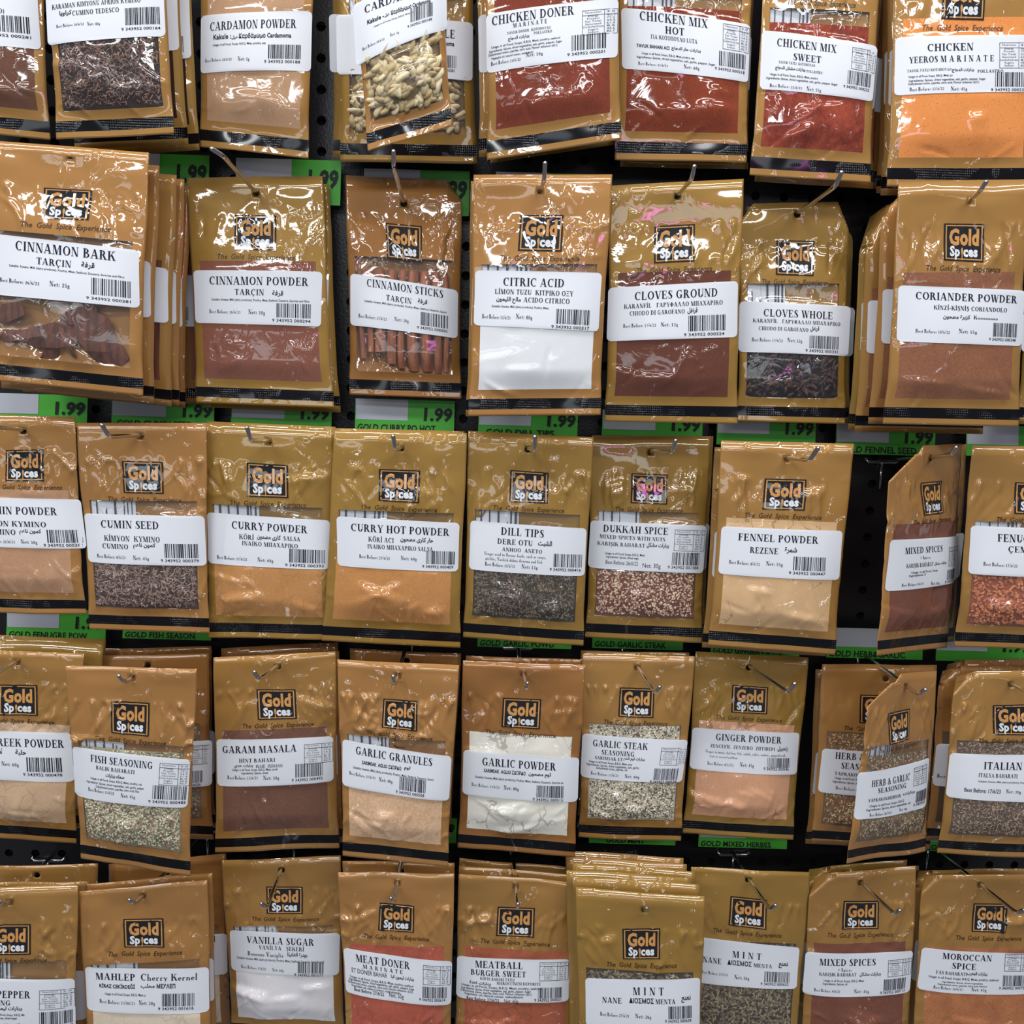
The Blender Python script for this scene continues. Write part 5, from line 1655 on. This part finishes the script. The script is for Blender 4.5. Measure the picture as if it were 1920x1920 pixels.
pk('meat_doner', 'meat doner packet with brick red powder and crumpled top', [(634, 1634), (852, 1638), (846, 1998), (650, 1990)], (.125, .125),
   spice='meat_doner', foilk='warm_foil', lab=[(644, 1775), (848, 1800), (846, 1881), (649, 1857)], hole=(745, 1656), logo=[(712, 1692), (777, 1697), (776, 1748), (709, 1744)], amp=1.6,
   txt=[('MEAT DONER', 'S', 718, 1798, 103, 13), ('M A R I N A T E', 'S', 718, 1811, 76, 7), ('ET DÖNER BAHAR', 'b', 693, 1818, 68, 8), ('بهارات ليمون قبا', 'ar', 755, 1826, 44, 8), sm(716, 1833, 122, 4), sm(716, 1838, 125, 4, 1),
        sm(714, 1843, 125, 4, 2), sm(705, 1847, 95, 4, 3), bb(693, 1852, 58, 6, '27/6/22', 'm'), net(744, 1857, 28, 8, 55, 'b')], bar=(815, 1855, 46, 24), code='9 343952 000614', tab=(819, 1823, 52, 34))
behind('meat_doner_b', 'meat_doner', 'packet behind the meat doner packet, wrinkled top hem showing', 4, -26, .03)
pk('meatball', 'meatball burger sweet packet with orange red powder', [(860, 1638), (1082, 1655), (1076, 2000), (850, 1990)], (.115, .115),
   spice='meatball', foilk='gold_foil', lab=[(857, 1790), (1068, 1797), (1066, 1875), (855, 1867)], hole=(967, 1660), logo=[(933, 1700), (1003, 1702), (1001, 1757), (930, 1754)],
   txt=[('MEATBALL', 'S', 935, 1804, 89, 12), ('BURGER SWEET', 'S', 934, 1819, 103, 10), ('KÖFTE BAHARI TATLI', 'S', 932, 1829, 64, 5), ('بهارات كفتة', 'ar', 900, 1837, 40, 7), ('MAROCCINESI DEPORITE', 's', 972, 1837, 82, 5),
        sm(940, 1844, 150, 4), sm(930, 1849, 130, 4, 1), sm(930, 1854, 132, 4, 2), sm(925, 1859, 110, 4, 3), bb(905, 1866, 60, 6, '27/6/23', 'm'), net(958, 1868, 26, 7, 60, 'b')], bar=(1031, 1857, 46, 22),
   code='9 343952 000621', tab=(1038, 1817, 54, 32))
behind('meatball_b', 'meatball', 'packet just behind the meatball burger packet, top hem showing', -2, -20, .022)
behind('meatball_c', 'meatball', 'rear packet of the meatball burger stack, shaded top hem', -4, -38, .045)
pk('mint', 'front mint packet, lowest and nearest of the fanned mint stack', [(1080, 1665), (1322, 1681), (1312, 2060), (1085, 2055)], (.148, .148),
   spice='mint', foilk='olive_foil', lab=[(1097, 1832), (1313, 1832), (1311, 1926), (1098, 1921)], hole=(1208, 1706), logo=[(1167, 1741), (1238, 1740), (1237, 1797), (1168, 1798)],
   txt=[('M I N T', 'S', 1214, 1853, 58, 13), ('NANE', 'S', 1146, 1870, 36, 10), ('ΔΙΟΣΜΟΣ', 'B', 1201, 1870, 46, 8), ('MENTA', 'S', 1246, 1871, 38, 8), ('نعنع', 'ar', 1285, 1868, 18, 12), bb(1151, 1896, 54, 7, '27/6/21'), net(1204, 1897, 30, 8, 26)],
   bar=(1274, 1893, 46, 25), code='9 343952 000638')
for i_, (dx_, dy_, dd_, lb_) in enumerate([(-8, -26, .014, 'second packet of the fanned mint stack'), (-22, -41, .028, 'third packet of the fanned mint stack'),
                                           (-12, -56, .042, 'fourth packet of the fanned mint stack'), (-26, -73, .058, 'fifth packet of the fanned mint stack, curled top hem'),
                                           (-30, -88, .074, 'rearmost packet of the fanned mint stack')]):
    behind('mint_%d' % i_, 'mint', lb_, dx_, dy_, dd_, foilk='olive_foil' if i_ < 3 else 'gold_foil')
pk('mint_right', 'mint packet hanging alone on the hook under the mixed herbes ticket', [(1296, 1626), (1519, 1636), (1492, 1990), (1286, 1982)], (.085, .09),
   spice='mint', foilk='olive_foil', lab=[(1288, 1752), (1499, 1775), (1493, 1852), (1285, 1836)], hole=(1403, 1647), logo=[(1370, 1680), (1438, 1686), (1436, 1742), (1366, 1735)],
   txt=[('M I N T', 'S', 1398, 1787, 55, 12), ('NANE', 'S', 1333, 1796, 34, 10), ('ΔΙΟΣΜΟΣ', 'B', 1384, 1801, 46, 8), ('MENTA', 'S', 1428, 1806, 36, 7), ('نعنع', 'ar', 1467, 1806, 18, 12), bb(1338, 1819, 50, 6, '27/6/21'), net(1388, 1826, 28, 8, 26)],
   bar=(1455, 1829, 50, 24), code='9 343952 000652')
pk('mixed_low', 'mixed spices packet in the bottom row, right of the lone mint packet', [(1520, 1640), (1719, 1624), (1702, 1992), (1498, 1982)], (.09, .09),
   spice='mixed', foilk='gold_foil', lab=[(1510, 1783), (1711, 1780), (1705, 1857), (1504, 1862)], hole=(1613, 1655), logo=[(1582, 1689), (1648, 1689), (1647, 1741), (1578, 1742)], fold='l.25,.12,80',
   txt=[('MIXED SPICES', 'S', 1586, 1798, 104, 12), ('7 Spices', 's', 1580, 1811, 26, 6), ('KARIŞIK BAHARAT', 'S', 1567, 1820, 68, 6), (AR['mx'], 'ar', 1627, 1819, 40, 8), sm(1578, 1831, 74), sm(1562, 1837, 45, 4, 1),
        bb(1547, 1850, 46, 6, '9/6/22'), net(1610, 1849, 28, 7, 45)], bar=(1674, 1840, 44, 24), code='9 343952 000713', tab=(1684, 1809, 46, 30))
behind('mixed_low_b', 'mixed_low', 'packet behind the bottom row mixed spices packet, top hem showing', -14, -18, .03, foilk='olive_foil')
behind('mixed_low_c', 'mixed_low', 'rear packet of the bottom row mixed spices stack, label edge showing', 10, -12, .05)
pk('moroccan', 'moroccan spice packet with orange powder, bottom right corner', [(1730, 1642), (1952, 1638), (1930, 2000), (1706, 1990)], (.095, .095),
   spice='moroccan', foilk='gold_foil', lab=[(1728, 1775), (1938, 1786), (1932, 1861), (1719, 1853)], hole=(1838, 1660), logo=[(1825, 1693), (1888, 1694), (1885, 1748), (1821, 1746)],
   fold='l.15,.1,80',
   txt=[('MOROCCAN', 'S', 1810, 1790, 92, 11), ('SPICE', 'S', 1803, 1806, 44, 11), ('FAS BAHARATI', 'S', 1780, 1819, 56, 6), ('بهارات المغرب', 'ar', 1827, 1820, 38, 8), sm(1803, 1829, 128), sm(1800, 1836, 75, 3, 1), sm(1800, 1841, 90, 3, 2),
        bb(1773, 1846, 52, 6, '26/6/23'), net(1830, 1848, 28, 7, 45)], bar=(1900, 1836, 48, 24), code='9 343952 000720', tab=(1905, 1801, 50, 32))
behind('moroccan_b', 'moroccan', 'packet behind the moroccan spice packet, label edge showing left', -16, -16, .03)


# ------------------------------------------------------------------ steel hooks carrying the packets
def hook(label, key, bend, tip, dend=.150, root_px=None):
    h = PACKETS[key]['hole'].copy()
    h = h + np.array([0, 0, .0008])
    b = unproj(bend[0], bend[1], max(dend, -h[1] + .010))
    t = unproj(tip[0], tip[1], max(dend, -h[1] + .010) + .006)
    u = h - b
    base = h + u * ((-.001 - h[1]) / u[1])
    if abs(base[0] - h[0]) > .03 or abs(base[2] - h[2]) > .05:
        base = np.array([h[0] + np.clip(base[0] - h[0], -.02, .02), -.001, h[2] + np.clip(base[2] - h[2], -.03, .03)])
    if root_px:
        base = unproj(root_px[0], root_px[1], .001)
    root = thing('peg_hook', base, label, 'display hook', 'steel display hooks')
    r = .0017
    e1 = b + (h - b) / np.linalg.norm(h - b) * .006
    e2 = b + (t - b) / np.linalg.norm(t - b) * min(.006, .4 * np.linalg.norm(t - b))
    arc = [e1 * (1 - v) ** 2 + 2 * b * v * (1 - v) + e2 * v * v for v in np.linspace(0, 1, 6)]
    tn = (t - b) / np.linalg.norm(t - b)
    end = [t, t + tn * .0007, t + tn * .0013, t + tn * .0016]
    g = Geo()
    pts = [base, base * .5 + h * .5, h] + arc + end
    tube(g, [p - base for p in pts], [r] * (len(pts) - 3) + [r * .86, r * .55, r * .15], 12)
    g.build('prong', ['steel'], root, True)
    g = Geo()
    y = -.0022
    q = [(-.013, y, -.001), (.013, y, -.001), (.015, y, .001), (.015, y + .004, .003)]
    tube(g, [(-.015, y + .004, .003), (-.015, y, .001)] + q, .0014, 8)
    tube(g, [(0, y, -.002), (0, y, -.026)], .0012, 8)
    g.build('back_bar', ['steel'], root, True)


for k_, nm_, bd_, tp_ in HOOKS:
    hook(nm_, k_, bd_, tp_, .150, {'mixed_side': (1652, 864), 'mint_right': (1374, 1599), 'mixed_low': (1590, 1630), 'pepper': (92, 1610),
                                   'fish': (284, 1240)}.get(k_))

bpy.data.objects.remove(_to)
bpy.data.curves.remove(_tc)
